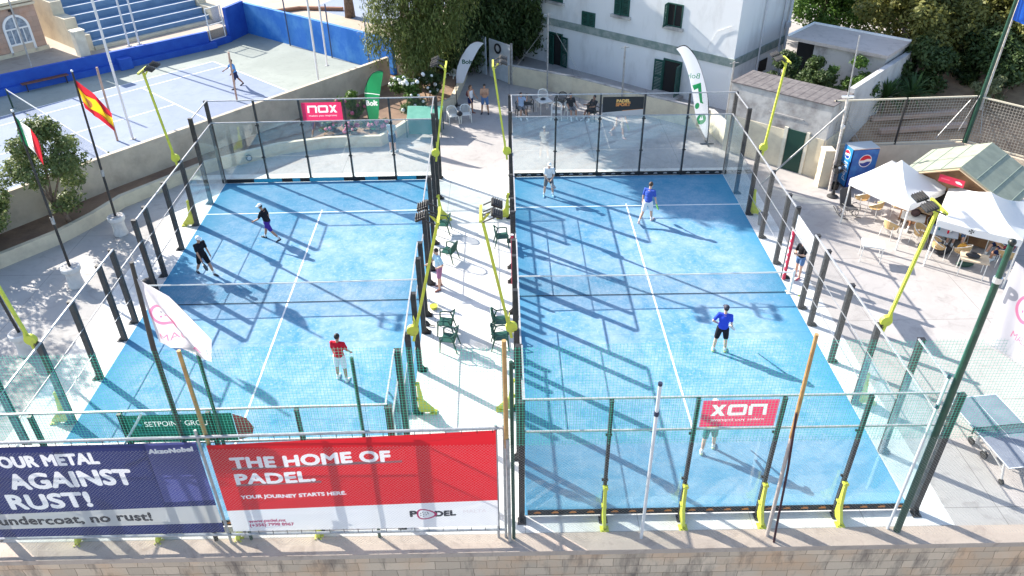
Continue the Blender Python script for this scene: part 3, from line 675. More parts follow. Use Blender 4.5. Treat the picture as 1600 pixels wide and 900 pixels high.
GP = 'poles of the front netting'
P1 = pole('flag_pole', [(-7.78, -0.62, 0.05), (-7.70, -0.66, 6.2), (-7.52, -0.74, 8.34)], [0.055, 0.055, 0.04], mat('black_pole', (0.03, 0.028, 0.026), 0.5), 'slim black pole carrying the white padel flag over the left court', 'pole')
pole('bamboo_pole', [(-7.2, -0.64, 2.6), (-7.18, -0.70, 6.16)], [0.05, 0.045], bamboo, 'short bamboo pole tied to the frame corner between the banners', 'pole')
pole('net_pole', [(-6.90, -0.62, 0.05), (-6.83, -0.66, 6.07)], 0.04, dgreen, 'thin green pole right of the short bamboo pole', 'pole', GP)
pole('net_pole', [(-3.68, -0.62, 0.05), (-3.66, -0.66, 5.87)], 0.04, dgreen, 'thin green pole in front of the player in red', 'pole', GP)
pole('bamboo_pole', [(-0.44, -0.80, 3.3), (-0.46, -0.80, 6.36)], [0.055, 0.05], bamboo, 'bamboo pole in front of the white aisle', 'pole')
pole('net_pole', [(-0.40, -0.84, 0.05), (-0.42, -0.84, 3.6)], 0.045, greyst, 'grey steel pole carrying the aisle bamboo pole', 'pole', GP)
pole('net_pole', [(-0.30, -0.74, 0.05), (-0.32, -0.74, 5.75)], 0.045, dgreen, 'thin green pole beside the aisle bamboo pole', 'pole', GP)
t = thing('net_pole', 'pale grey pole with a dark collar before the right court', 'pole', (2.89, -0.8, 0.05), 0, GP)
MB().tube([(0, 0, 0), (-0.02, 0, 5.05)], 0.04, 10).build('tube', mat('pale_grey_paint', (0.62, 0.62, 0.64), 0.5), t)
b = MB(); b.tube([(-0.02, 0, 4.15), (-0.02, 0, 4.27)], 0.055, 10); b.tube([(-0.02, 0, 5.03), (-0.02, 0, 5.10)], 0.05, 10); b.build('collar', mat('blue_black_tape', (0.02, 0.025, 0.06), 0.5), t)
t = thing('bamboo_pole', 'tall pole of bamboo spliced on a pale tube with a dark rope', 'pole', (6.05, -0.80, 0.05))
MB().tube([(0, 0, 0), (-0.05, 0, 3.6)], [0.05, 0.045], 8).build('tube', mat('weathered_wood', (0.5, 0.42, 0.38), 0.8), t)
MB().tube([(-0.05, 0, 3.4), (-0.075, 0, 5), (-0.09, 0, 6.34)], [0.05, 0.048, 0.045], 8).build('cane', bamboo, t)
MB().tube([(-0.10, -0.05, 4.2), (0.02, -0.10, 2.5), (0.09, -0.18, 0.5), (0.2, -0.30, -1.8)], 0.028, 6).build('rope', mat('dark_rope', (0.05, 0.02, 0.025), 0.9), t)
t = thing('net_pole', 'tall dark green pole with ball cap on the right front wall', 'pole', (9.36, -0.72, 0.05), 0, GP)
MB().tube([(0, 0, 0), (-0.05, 0, 7.6)], [0.085, 0.07], 14).build('tube', dgreen, t)
MB().tube([(-0.05, 0, 7.6), (-0.06, 0, 8.35)], 0.06, 12).build('top_tube', dgreen, t); b = MB(); b.ball((-0.06, 0, 8.42), 0.075, 12, 8); b.build('ball_cap', mat('black_cap', (0.02, 0.025, 0.022), 0.4), t)
MB().tube([(-0.045, 0, 7.5), (-0.05, 0, 7.62)], 0.085, 12).build('collar', alum, t)
t = thing('net_pole', 'pale grey tube strapped along the tall dark green pole', 'pole', (9.15, -0.66, 0.05), 0, GP)
MB().tube([(0, 0, 0), (0.02, 0, 5.0)], 0.035, 10).build('tube', MATS['pale_grey_paint'], t); b = MB(); b.tube([(0.02, 0, 4.1), (0.02, 0, 4.22)], 0.045, 10); b.tube([(0.02, 0, 4.98), (0.02, 0, 5.06)], 0.042, 10); b.build('collar', MATS['blue_black_tape'], t)
pole('stay_pole', [(-9.4, -0.6, 3.0), (-8.75, -0.2, 3.95)], 0.03, MATS['pale_grey_paint'], 'short slanting pale stay behind the navy banner', 'stay')

# ---------------------------------------------------------------- flags
def cloth_map(org, ux, uz, amp, fu, fv, droop=0.0, ph=0.0):
    org, ux, uz = Vector(org), Vector(ux), Vector(uz); n = ux.cross(uz).normalized()
    return lambda u, v: tuple(org + ux * u + uz * v + n * amp * min(1.0, u * 2.2) * math.sin(fu * u + fv * v + ph) + Vector((0, 0, -droop * u * u)))
fgreen = mat('flag_green', (0.02, 0.20, 0.09), 0.6, trans=0.35); fred = mat('flag_red', (0.60, 0.025, 0.04), 0.6, trans=0.4); fyel = mat('flag_yellow', (0.80, 0.52, 0.02), 0.6, trans=0.4)
potm = concretemat('pot_concrete', (0.60, 0.59, 0.57), (0.68, 0.66, 0.63), (0.45, 0.44, 0.42))
def flag_stand(loc, h, lab, tall=True):
    t = thing('flag_plinth', lab[0], 'pole base', loc, 0, 'concrete flagpole bases')
    MB().lathe([(0.27, 0), (0.29, 0.05), (0.25, 0.35), (0.26, 0.6), (0.34, 0.72), (0.34, 0.86), (0.30, 0.88)], n=22).build('concrete_body', potm, t)
    MB().lathe([(0.28, 0.86), (0.28, 0.885)], n=18).build('cement_fill', walk, t)
    q = thing('flag_pole', lab[1], 'flagpole', (loc[0], loc[1], 0.88), 0, 'black flagpoles by the planter')
    MB().tube([(0, 0, 0), (lab[2] * 0.3, 0, h * 0.3), (lab[2], 0, h - 0.9)], [0.05, 0.048, 0.035], 10).build('tube', blk, q)
    MB().tube([(lab[2] * 0.27, 0, h * 0.26), (lab[2] * 0.31, 0, h * 0.30)], 0.062, 10).build('collar', greyst, q)
    b = MB(); b.ball((lab[2], 0, h - 0.88), 0.05, 8, 6); b.build('finial', alum, q)
flag_stand((-16.6, 11.2, 0), 6.9, ('pale concrete base under the Italian flag', 'black flagpole carrying the green white red flag', 0.1))
flag_stand((-16.5, 15.1, 0), 6.95, ('pale concrete base under the Spanish flag', 'black flagpole carrying the red and yellow flag', 0.18))
flag_stand((-16.4, 7.15, 0), 6.6, ('pale concrete base nearest the navy banner', 'bare black flagpole leaving the left edge of the photo', -0.6))
o = printed('flag', [(0, -1.55), (0.9, -1.5), (0.9, 0), (0, 0)], [(rect(0.30, -2, 0.60, 1), 1), (rect(0.60, -2, 1.2, 1), 2)], [fgreen, clothw, fred], cloth_map((-16.52, 11.2, 6.80), (0.62, -0.1, -0.62), (0.05, 0, 0.62), 0.07, 7, 3, 0.35), None, 0.09)
tag(o, 'limp green white and red Italian flag', 'flag')
o = printed('flag', [(0, -1.12), (0.7, -0.98), (1.5, -0.72), (1.5, -0.02), (0.7, -0.06), (0, 0)], [([[(0, -0.84), (0.7, -0.75), (1.5, -0.54), (1.5, -0.2), (0.7, -0.29), (0, -0.28)]], 1), (disc(0.45, -0.54, 0.14, 0.16, 14), 2)], [fred, fyel, mat('crest_print', (0.45, 0.16, 0.05), 0.6, trans=0.3)], cloth_map((-16.31, 15.1, 6.62), (0.68, -0.1, -0.62), (-0.02, 0, 0.98), 0.13, 6.5, 2, 0.14), None, 0.1)
tag(o, 'red and yellow striped Spanish flag', 'flag')
# white padel flags
flagw = mat('flag_white', (0.55, 0.525, 0.555), 0.6, trans=0.5); fpink = mat('flag_pink', (0.66, 0.20, 0.33), 0.6, trans=0.4); fgrey = mat('flag_grey', (0.30, 0.30, 0.34), 0.6, trans=0.3)
def padel_layers(ox, oz, k):
    L_ = [([[(ox + k * (0.33 * math.cos(t)), oz + k * 0.28 * math.sin(t)) for t in [2 * math.pi * i / 30 for i in range(30)]]], 1), ([[(ox + k * 0.26 * math.cos(t), oz + k * 0.21 * math.sin(t)) for t in [2 * math.pi * i / 30 for i in range(30)]]], 0)]
    for dx, dz, c in ((-0.07, 0.05, 2), (0.06, 0.05, 2), (0.0, -0.04, 1), (0.1, -0.06, 2), (-0.1, -0.07, 1)): L_.append((disc(ox + k * dx, oz + k * dz, 0.03 * k, None, 10), c))
    return L_
o = printed('flag', [(0, -1.55), (0.45, -1.62), (1.1, -1.62), (1.16, -1.2), (0.55, -0.3), (0, 0)], padel_layers(0.30, -0.85, 0.9) + [(letters('MALTA', 0.08, 0.95, -1.42, 0.14, 0.0), 1)], [flagw, fpink, fgrey],
    cloth_map((-7.50, -0.78, 8.0), (0.82, 0.12, -0.28), (-0.02, 0, 1.0), 0.17, 8.5, 4.2, 0.16), None, 0.11); tag(o, 'slack white flag with pink ring and MALTA lettering over the left court', 'flag')
o = printed('flag', [(0, -2.0), (1.7, -1.9), (1.7, 0), (0, 0)], padel_layers(0.86, -0.75, 1.2) + [(letters('MALTA', 0.7, 1.6, -1.5, 0.17), 1)] + boldly(letters('P', 0.14, 0.42, -0.92, 0.38), 0.03, 2) + boldly(letters('DEL', 1.22, 1.68, -0.92, 0.32), 0.03, 2), [flagw, fpink, fgrey],
    cloth_map((9.50, -0.74, 8.05), (0.74, 0.05, -0.46), (-0.02, 0, 1.0), 0.06, 5, 2, 0.05), None, 0.12); tag(o, 'white padel flag with pink ring flying at the right edge', 'flag')
# feather flags
fgr = mat('bright_green_cloth', (0.015, 0.24, 0.085), 0.55, trans=0.35); lilac = mat('pale_lilac_cloth', (0.66, 0.68, 0.74), 0.6, trans=0.4)
def smooth_line(pts, k=6):
    """rounded line through the points"""
    P = [Vector((*p, 0)) for p in pts]; out = []
    for i in range(len(P) - 1):
        p0, p1, p2, p3 = P[max(i - 1, 0)], P[i], P[i + 1], P[min(i + 2, len(P) - 1)]
        for j in range(k):
            t_ = j / k; out.append(0.5 * ((2 * p1) + (p2 - p0) * t_ + (2 * p0 - 5 * p1 + 4 * p2 - p3) * t_ ** 2 + (3 * p1 - p0 - 3 * p2 + p3) * t_ ** 3))
    out.append(P[-1]); return [(v.x, v.y) for v in out]
def feather(loc, mast_pts, inner_pts, foot_h, cloth, ink, label, prints):
    """feather flag from its own curves: the bent mast edge and the free edge, in metres from the foot"""
    t = thing('feather_flag', label, 'feather flag', loc, 0, 'curved feather flags')
    Mp = smooth_line(mast_pts); Ip = smooth_line(inner_pts); ol = Mp + Ip[::-1]
    printed('sail', ol, prints, [cloth, ink], lambda u, v: (u, 0.05 * math.sin(u * 5 + v * 2.1), v), t, 0.16)
    MB().tube([(mast_pts[0][0], 0, 0.03)] + [(x, 0, z) for x, z in Mp], 0.024, 6).build('mast', blackc, t)
    b = MB(); b.box((mast_pts[0][0], 0, 0.03), (0.7, 0.08, 0.03)); b.box((mast_pts[0][0], 0, 0.045), (0.08, 0.7, 0.03)); b.build('cross_foot', blk, t)
feather((-7.45, 24.9, 0.45), [(0.12, -0.05), (0.06, 0.8), (0.02, 1.6), (0.10, 2.3), (0.45, 2.95), (0.82, 3.15), (1.08, 3.12)], [(0.36, -0.05), (0.62, 0.8), (0.72, 1.6), (0.88, 2.3), (1.02, 2.8), (1.08, 3.10)], 0.1, fgr, clothw, 'green feather flag with white lettering standing in the flower bed',
    boldly(letters('Bolt', 0.06, 0.62, 1.38, 0.28), 0.016, 1) + [([[(0.0, 2.02), (0.4, 1.97), (0.9, 1.86), (0.9, 1.90), (0.4, 2.01), (0.0, 2.07)]], 1)])
feather((-3.05, 29.55, 0), [(0.0, 1.32), (0.10, 2.1), (0.35, 2.8), (0.85, 3.45), (1.25, 3.66), (1.66, 3.58)], [(0.42, 1.34), (0.75, 2.1), (1.10, 2.8), (1.42, 3.3), (1.66, 3.56)], 0.1, lilac, bgreen, 'narrow white feather flag standing behind the couple',
    boldly(letters('Bolt', 0.42, 0.98, 2.42, 0.24), 0.012, 1))
feather((10.05, 23.55, 0), [(0.0, 0.35), (-0.08, 1.4), (-0.30, 2.5), (-0.72, 3.7), (-1.20, 4.6), (-1.70, 5.06), (-2.12, 4.95)], [(-0.12, 0.35), (-0.72, 1.4), (-1.02, 2.5), (-1.36, 3.6), (-1.78, 4.5), (-2.12, 4.92)], 0.1, lilac, fgr, 'tall white feather flag with green emblem behind the right court',
    [([[(x - 0.0, y) for x, y in q] for q in letters('Bolt', -1.42, -0.82, 3.45, 0.28, 0.0, True)], 1), (disc(-0.46, 1.35, 0.25, 0.27, 20), 1), ([[(-0.58, 1.3), (-0.50, 1.5), (-0.46, 1.35), (-0.40, 1.55), (-0.36, 1.3)]], 0), ([[(-1.12, 3.1), (-0.72, 3.25), (-0.52, 2.3), (-0.44, 2.15), (-0.62, 2.2), (-0.82, 2.95), (-1.0, 2.85)]], 1), (disc(-0.75, 2.05, 0.12, 0.16, 12), 1)])

# ---------------------------------------------------------------- planter, retaining wall, tennis courts
def wall_run(name, pts, th, z0, z1, m, label, cat='wall', cap=None):
    """a wall along plan points, mitred, as one thing"""
    P = [Vector((x, y, 0)) for x, y in pts]; offs = []
    for i, p in enumerate(P):
        d1 = (P[i] - P[i - 1]).normalized() if i else (P[1] - P[0]).normalized(); d2 = (P[i + 1] - P[i]).normalized() if i < len(P) - 1 else d1
        n1 = Vector((-d1.y, d1.x, 0)); n2 = Vector((-d2.y, d2.x, 0)); n = (n1 + n2).normalized(); offs.append(n * (th / 2) / max(0.4, n.dot(n1)))
    def strip(b, k, za, zb):
        vs = []
        for p, o in zip(P, offs): vs += [p + o * k + Vector((0, 0, za)), p - o * k + Vector((0, 0, za)), p - o * k + Vector((0, 0, zb)), p + o * k + Vector((0, 0, zb))]
        fs = []
        for i in range(len(P) - 1):
            a = i * 4; c = a + 4
            for j in range(4): j2 = (j + 1) % 4; fs.append((a + j, a + j2, c + j2, c + j))
        fs += [(0, 1, 2, 3), tuple(len(vs) - 4 + j for j in (3, 2, 1, 0))]
        b._add(vs, fs)
    t = thing(name, label, cat)
    b = MB(); strip(b, 1.0, z0, z1); b.build('wall_body', m, t)
    if cap: b = MB(); strip(b, 1.18, z1, z1 + 0.05); b.build('coping', cap, t)
    return t
limepaint = mat('whitewashed_stone', (0.72, 0.66, 0.54), 0.9, col2=(0.60, 0.54, 0.43), scale=1.5, bump=0.2)
pl = wall_run('planter_wall', [(-26.0, 7.0), (-20.2, 12.62), (-18.7, 14.5), (-17.95, 16.0), (-17.4, 17.6), (-14.7, 21.1), (-11.7, 23.15), (-9.3, 23.85), (-6.75, 23.95), (-5.9, 25.3), (-5.0, 27.3), (-3.3, 29.3), (-2.7, 34.6)], 0.22, 0.0, 0.58, cream, 'low cream planter wall with round lamps winding round the left court')
for q, n in (((-20.35, 12.35), (0.72, -0.70)), ((-13.0, 22.05), (0.58, -0.82))):
    c = Vector((q[0], q[1], 0.33)) + Vector((n[0], n[1], 0)) * 0.16; nn = Vector((n[0], n[1], 0))
    b = MB(); b.tube([c - nn * 0.1, c + nn * 0.02], 0.15, 18, mi=0); b.tube([c + nn * 0.02, c + nn * 0.03], 0.105, 16, mi=1); b.build('bulkhead_lamp', [blk, lens], pl)
struct(MB().slab([(-26.2, 7.2), (-20.3, 12.75), (-18.8, 14.6), (-18.05, 16.1), (-17.5, 17.7), (-14.8, 21.2), (-11.75, 23.25), (-9.3, 23.97), (-6.85, 24.07), (-6.05, 25.4), (-5.15, 27.3), (-3.45, 29.4), (-2.9, 34.5), (-8.0, 34.0), (-19, 17.3), (-27, 8.5)], 0.0, 0.45).build('planter_soil', soilm))
brown = mat('brown_stone_render', (0.56, 0.475, 0.37), 0.95, col2=(0.42, 0.35, 0.275), scale=0.9, lo=0.4, hi=0.65, bump=0.35, bscale=9)
wall_run('retaining_wall', [(-30.0, 2.6), (-17.95, 18.9), (-9.0, 30.1), (-7.2, 32.4)], 0.22, 0.0, 2.0, brown, 'long brown rendered retaining wall below the tennis court')
tennisg = concretemat('tennis_surround', (0.26, 0.285, 0.26), (0.32, 0.345, 0.315), (0.22, 0.24, 0.22), scale=0.25)
tennisb = concretemat('tennis_blue', (0.21, 0.25, 0.345), (0.25, 0.29, 0.385), (0.185, 0.225, 0.315), scale=0.3)
TZ = 0.5
struct(MB().slab([(-30.0, 2.9), (-18.0, 19.1), (-9.1, 30.25), (-7.0, 33.0), (-8.6, 35.3), (-18.6, 43.5), (-45, 16)], 0.0, TZ).build('tennis_court_surround', tennisg))
U = Vector((-0.686, -0.7276, 0)); V = Vector((0.7276, -0.686, 0)); A0 = Vector((-19.15, 36.85, 0))
def tp(u, v): p = A0 + U * u + V * v; return (p.x, p.y)
def trect(b, u0, u1, v0, v1, z0, z1): b.slab([tp(u0, v0), tp(u1, v0), tp(u1, v1), tp(u0, v1)], z0, z1)
b = MB(); trect(b, 0, 23.77, 0, 10.97, TZ, TZ + 0.006); struct(b.build('tennis_court', tennisb))
b = MB(); lw = 0.07
for u in (0.02, 23.7): trect(b, u, u + lw, 0, 10.97, TZ + 0.006, TZ + 0.010)
for v in (0.0, 1.37, 9.53, 10.9): trect(b, 0.1, 23.69, v, v + lw, TZ + 0.006, TZ + 0.010)
for u in (5.48, 18.28): trect(b, u, u + lw, 1.45, 9.52, TZ + 0.006, TZ + 0.010)
trect(b, 5.56, 18.27, 5.45, 5.52, TZ + 0.006, TZ + 0.010); struct(b.build('tennis_lines', white))
t = thing('tennis_net', 'dark tennis net with a white headband on the blue tennis court', 'net')
p, q = tp(11.885, -0.914), tp(11.885, 11.9)
sheet('net_mesh', p, q, TZ + 0.05, TZ + 0.98, netm, t)
b = MB(); b.bar((*p, TZ + 1.05), (*q, TZ + 0.98), 0.02, 0.07); b.build('headband', clothw, t)
for e in (p, q): MB().tube([(*e, TZ), (*e, TZ + 1.1)], 0.045, 10).build('net_post', dgreen, t)
bluew = mat('royal_blue_wall', (0.012, 0.075, 0.42), 0.75, col2=(0.02, 0.11, 0.50), scale=1.2, lo=0.4, hi=0.7)
bluel = mat('azure_wall', (0.02, 0.16, 0.55), 0.75, col2=(0.08, 0.28, 0.62), scale=0.7, lo=0.42, hi=0.66)
BC = Vector((-18.75, 43.2, 0))
# left long blue wall with a low ledge, and the gate at its end
lw_ = wall_run('blue_wall', [(-42, 20.2), (-29.8, 31.2), (-24.3, 36.2), (-20.35, 39.95)], 0.25, TZ, 1.58, bluew, 'royal blue boundary wall with ledge along the far tennis sideline', cap=None)
b = MB(); d = Vector((0.735, 0.678, 0)); nrm = Vector((0.678, -0.735, 0)); s0 = Vector((-29.8, 31.2, 0))
b.bar(s0 - d * 12 + nrm * 0.30 + Vector((0, 0, TZ + 0.19)), s0 + d * 13.2 + nrm * 0.30 + Vector((0, 0, TZ + 0.19)), 0.38, 0.38); b.build('ledge', bluew, lw_)
b = MB()
for k in (-2.2, 7.0): b.box(s0 + d * k + nrm * 0.42 + Vector((0, 0, TZ + 0.35)), (0.8, 0.8, 0.68), rz=math.atan2(d.y, d.x))
b.build('buttress', bluew, lw_)
wall_run('blue_wall', [(-19.35, 41.3), (-18.7, 43.3)], 0.25, TZ, 2.75, bluew, 'short tall royal blue wall beside the mesh gate')
wb = wall_run('blue_wall', [(-18.6, 43.4), (-14.3, 39.9), (-8.7, 35.2), (-7.0, 33.7)], 0.25, TZ, 2.62, bluel, 'pale streaked blue wall behind the tennis baseline', cap=None)
b = MB()
for k in (0.33, 0.62, 0.86): p = Vector((-18.6, 43.4, 0)).lerp(Vector((-7.0, 33.7, 0)), k); b.bar(p + Vector((-0.12, -0.13, TZ)), p + Vector((-0.12, -0.13, 3.9)), 0.07)
b.build('fence_stanchion', mat('steel_blue_paint', (0.05, 0.08, 0.16), 0.6), wb)
t = thing('mesh_gate', 'white framed mesh gate standing open between the blue walls', 'gate', (-20.2, 40.05, 0.9))
b = MB(); g1 = Vector((0.55, 0.85, 0)).normalized()
for k in (0, 1.25): b.bar(g1 * k, g1 * k + Vector((0, 0, 2.1)), 0.06)
for z in (0.03, 1.0, 2.08): b.bar(g1 * 0.03 + Vector((0, 0, z)), g1 * 1.22 + Vector((0, 0, z)), 0.05)
b.build('frame', mat('white_gloss', (0.75, 0.75, 0.74), 0.4), t)
me = sheet('mesh_infill', (0.02, 0.03), (g1.x * 1.23, g1.y * 1.23), 0.05, 2.05, wire, t)
MB().box((-20.2 + 0.38, 40.05 + 0.62, 0.7), (1.6, 0.5, 0.4), rz=math.atan2(g1.y, g1.x)).build('step', bluew, lw_)
# bench by the blue wall
t = thing('wooden_bench', 'brown slatted bench against the royal blue wall', 'bench', (-27.75, 32.35, TZ), math.atan2(d.y, d.x))
wood = mat('bench_wood', (0.20, 0.075, 0.04), 0.6, col2=(0.13, 0.05, 0.03), scale=6)
b = MB()
for k in range(4): b.box((0, -0.2 + k * 0.11, 0.46), (2.6, 0.09, 0.04))
b.build('seat', wood, t)
for x in (-1.1, 1.1): bb = MB(); bb.box((x, -0.2, 0.22), (0.06, 0.06, 0.44)); bb.box((x, 0.12, 0.22), (0.06, 0.06, 0.44)); bb.box((x, -0.04, 0.40), (0.06, 0.4, 0.06)); bb.build('leg', blk, t)
# terrace and blue stepped seating
terr = concretemat('terrace_concrete', (0.38, 0.31, 0.25), (0.45, 0.38, 0.31), (0.28, 0.23, 0.19))
struct(MB().slab([(-42.2, 20.5), (-29.9, 31.35), (-24.4, 36.35), (-20.45, 40.1), (-19.5, 41.5), (-18.8, 43.6), (-10, 36.5), (-6.6, 33.6), (-5, 34.5), (2, 50), (-20, 90), (-80, 70)], 0.0, 1.5).build('terrace', terr))
bdir = Vector((0.664, 0.748, 0)); bper = Vector((-0.748, 0.664, 0)); B0 = Vector((-26.45, 36.45, 0)); BL = 8.3
t = thing('grandstand', 'blue stepped grandstand above the tennis court', 'grandstand')
bstep = mat('faded_blue_step', (0.12, 0.22, 0.36), 0.8, col2=(0.16, 0.27, 0.42), scale=0.9); wedge = mat('white_nosing', (0.8, 0.8, 0.78), 0.7)
for k in range(12):
    p = B0 + bper * (0.75 * k); z0 = 1.5; z1 = 1.95 + 0.40 * k; b = MB()
    c = [p, p + bdir * BL, p + bdir * BL + bper * 0.75, p]
    b.slab([(v.x, v.y) for v in (p, p + bdir * BL, p + bdir * BL + bper * 0.745, p + bper * 0.745)], z0, z1); s = b.build('step', bstep, t)
    b = MB(); b.bar(p + bper * 0.06 + Vector((0, 0, z1 + 0.012)), p + bdir * BL + bper * 0.06 + Vector((0, 0, z1 + 0.012)), 0.13, 0.03); b.build('nosing', wedge, s)
for off, wd in ((-0.75, 0.7), (BL + 0.06, 0.6)):
    b = MB()
    for k in range(6): p = B0 + bdir * off + bper * (1.5 * k - 0.3); b.slab([(v.x, v.y) for v in (p, p + bdir * wd, p + bdir * wd + bper * 1.495, p + bper * 1.495)], 1.5, 2.5 + 0.8 * k)
    b.build('side_wall', cream, t)
b = MB(); p = B0 - bper * 0.35; b.slab([(v.x, v.y) for v in (p, p + bdir * BL, p + bdir * BL + bper * 0.34, p + bper * 0.34)], 1.5, 1.68); b.build('kerb', cream, t)
p = B0 + bdir * -1.0 - bper * 0.9
b = MB(); b.box((p.x, p.y, 2.25), (0.6, 0.6, 1.5), rz=0.84); b.box((p.x, p.y, 3.04), (0.72, 0.72, 0.08), rz=0.84); tag(b.build('gate_pillar', limepaint), 'pale square pillar at the foot of the grandstand', 'pillar')
# stone pavilion with arched windows at the upper left
pink_stone = stonemat('rosy_limestone', (0.50, 0.35, 0.28), (0.42, 0.30, 0.24), (0.34, 0.25, 0.2), (0.30, 0.22, 0.18), 0.6, 0.3, 0.4)
t = thing('stone_pavilion', 'rosy limestone pavilion with white arched windows', 'building', (-29.45, 36.75, 1.5), math.atan2(0.78, 0.62))
b = MB(); b.box((-8, 2.5, 1.5), (16, 5, 3.0)); b.build('wall', pink_stone, t)
b = MB(); b.box((-8, 2.5, 3.08), (16.3, 5.3, 0.16)); b.box((-8, -0.07, 2.86), (16.1, 0.14, 0.14)); b.box((-8, -0.06, 0.12), (16.1, 0.12, 0.24)); b.build('cornice', cream, t)
wfr = mat('white_window_paint', (0.78, 0.78, 0.78), 0.5); wgl = mat('window_glass', (0.16, 0.20, 0.26), 0.1, col2=(0.30, 0.36, 0.42), scale=4); shade = mat('stone_trim', (0.58, 0.48, 0.38), 0.9)
for x in (-1.45, -3.75, -6.05):
    b = MB(); n = 14
    arch = lambda r, z: [(x - r, -0.02, z)] + [(x + r * math.cos(math.pi - math.pi * k / n), -0.02, 1.62 + r * math.sin(math.pi * k / n)) for k in range(n + 1)] + [(x + r, -0.02, z)]
    o_, i_ = arch(0.78, 0.1), arch(0.65, 0.1)
    for k in range(len(o_) - 1): b.prism([o_[k], o_[k + 1], i_[k + 1], i_[k]], (0, -0.10, 0))
    b.box((x, -0.07, 0.66), (1.30, 0.10, 0.10)); b.box((x, -0.06, 1.58), (1.30, 0.08, 0.08)); b.box((x, -0.06, 1.48), (0.07, 0.08, 1.56))
    for dx in (-0.38, 0.38): b.box((x + dx * 0.9, -0.055, 1.12), (0.05, 0.07, 0.85))
    f = b.build('arched_window', wfr, t)
    b = MB(); g_ = arch(0.655, 0.70); b.prism([(p_[0], -0.01, p_[2]) for p_ in g_], (0, -0.03, 0)); b.build('pane', wgl, f)
    b = MB(); b.box((x, -0.02, 0.36), (1.30, 0.04, 0.5)); b.build('spandrel', shade, f)
b = MB(); b.box((-1.45, -0.12, 2.66), (0.22, 0.18, 0.10)); b.tube([(-1.45, -0.18, 2.64), (-1.45, -0.22, 2.5)], [0.04, 0.09], 8); b.build('wall_lamp', blk, t)
# white posts round the tennis court
for (x, y, z, h, lab) in ((-19.4, 24.1, TZ, 7.0, 'tall pale post standing on the blue tennis court edge'), (-11.5, 32.5, TZ, 6.2, 'pale post beside the tennis surround corner'), (-10.55, 31.2, 1.9, 5.0, 'pale post on top of the brown retaining wall'),
    (-24.4, 37.0, 1.5, 6.0, 'thin pale post before the blue grandstand'), (-23.9, 37.4, 1.5, 6.0, 'second thin pale post before the blue grandstand, nearer the gate'), (-28.4, 32.6, 1.5, 5.6, 'thin grey post near the arched pavilion')):
    t = thing('fence_post', lab, 'post', (x, y, z), 0, 'tall posts round the tennis court')
    MB().tube([(0, 0, 0), (0.05, 0, h)], 0.06 if h > 5.8 else 0.05, 10).build('tube', MATS['pale_grey_paint'] if 'pale' in lab else greyst, t); MB().box((0, 0, 0.015), (0.24, 0.24, 0.03)).build('base_plate', railm, t)
for (x, y, lab) in ((-20.1, 23.9, 'rusty wooden post beside the Spanish flag'), (-15.55, 29.4, 'rusty wooden post in front of the tennis player')):
    pole('fence_post', [(x, y, TZ), (x + 0.1, y, 4.3 if 'flag' in lab else 3.3)], 0.055, mat('rusty_pole', (0.42, 0.30, 0.25), 0.9, col2=(0.3, 0.2, 0.16), scale=5), lab, 'post')
# ground and court beyond the blue wall
b = MB(); b.slab([(-14.5, 46.0), (-9.0, 41.2), (-4.0, 47.0), (-11, 54)], 1.5, 1.506); struct(b.build('upper_court', tennisb))
b = MB(); b.tube([(-17.6, 44.3, 1.62), (-15.2, 45.6, 1.62), (-12.0, 45.2, 1.62)], 0.16, 8); tag(b.build('garden_kerb', mat('terracotta', (0.36, 0.18, 0.11), 0.9)), 'curved terracotta kerb beyond the blue wall', 'kerb')

# ---------------------------------------------------------------- house and outbuildings (turned 43 degrees)
HC = Vector((12.2, 28.2, 0)); HR = math.atan2(-0.686, 0.727)
plaster = mat('white_plaster', (0.80, 0.79, 0.78), 0.9, col2=(0.56, 0.54, 0.52), scale=0.55, lo=0.50, hi=0.80, bump=0.2, stretch=(1.3, 1.3, 0.45), detail=11)
stained = mat('stained_plaster', (0.50, 0.475, 0.45), 0.95, col2=(0.15, 0.125, 0.12), scale=0.9, lo=0.44, hi=0.74, bump=0.35, bscale=8, detail=10)
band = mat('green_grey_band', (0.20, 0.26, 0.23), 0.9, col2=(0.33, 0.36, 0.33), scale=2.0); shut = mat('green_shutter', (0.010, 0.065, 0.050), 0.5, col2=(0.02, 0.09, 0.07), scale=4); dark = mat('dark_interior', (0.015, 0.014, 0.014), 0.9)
H = thing('white_house', 'two storey white house with green shutters and a grey green band', 'house', HC, HR)
MB().box((-11, 3.15, 4.75), (22, 6.3, 9.5)).build('wall', plaster, H)
b = MB(); b.box((-11 + 0.02, -0.03, 2.68), (22.1, 0.06, 0.44)); b.box((0.03, 3.15, 2.68), (0.06, 6.24, 0.44)); b.build('string_course', band, H)
b = MB(); b.box((-11, 3.15, 9.56), (22.4, 6.7, 0.12)); b.box((-11, -0.1, 9.44), (22.3, 0.16, 0.12)); b.build('roof', stained, H)
def louvre(b, c, w_, h_, rz=0.0, hinge=None):
    """a louvred leaf; c is its centre, or its hinge edge when swung"""
    m = Matrix.Translation(Vector(hinge)) @ Matrix.Rotation(rz, 4, 'Z') if hinge else Matrix.Translation(Vector(c)); off = Vector((w_ / 2, 0, 0)) if hinge else Vector((0, 0, 0))
    def bx(cx, cz, sx, sz, sy=0.045): b.box(m @ (Vector((cx, 0, cz)) + off), (sx, sy, sz), rz=rz)
    for sx in (-1, 1): bx(sx * (w_ / 2 - 0.04), 0, 0.08, h_)
    for z in (-h_ / 2 + 0.04, 0, h_ / 2 - 0.04): bx(0, z, w_ - 0.16, 0.08)
    k = int(h_ / 0.09)
    for i in range(k): bx(0, -h_ / 2 + 0.1 + (h_ - 0.2) * i / max(1, k - 1), w_ - 0.16, 0.05, 0.03)
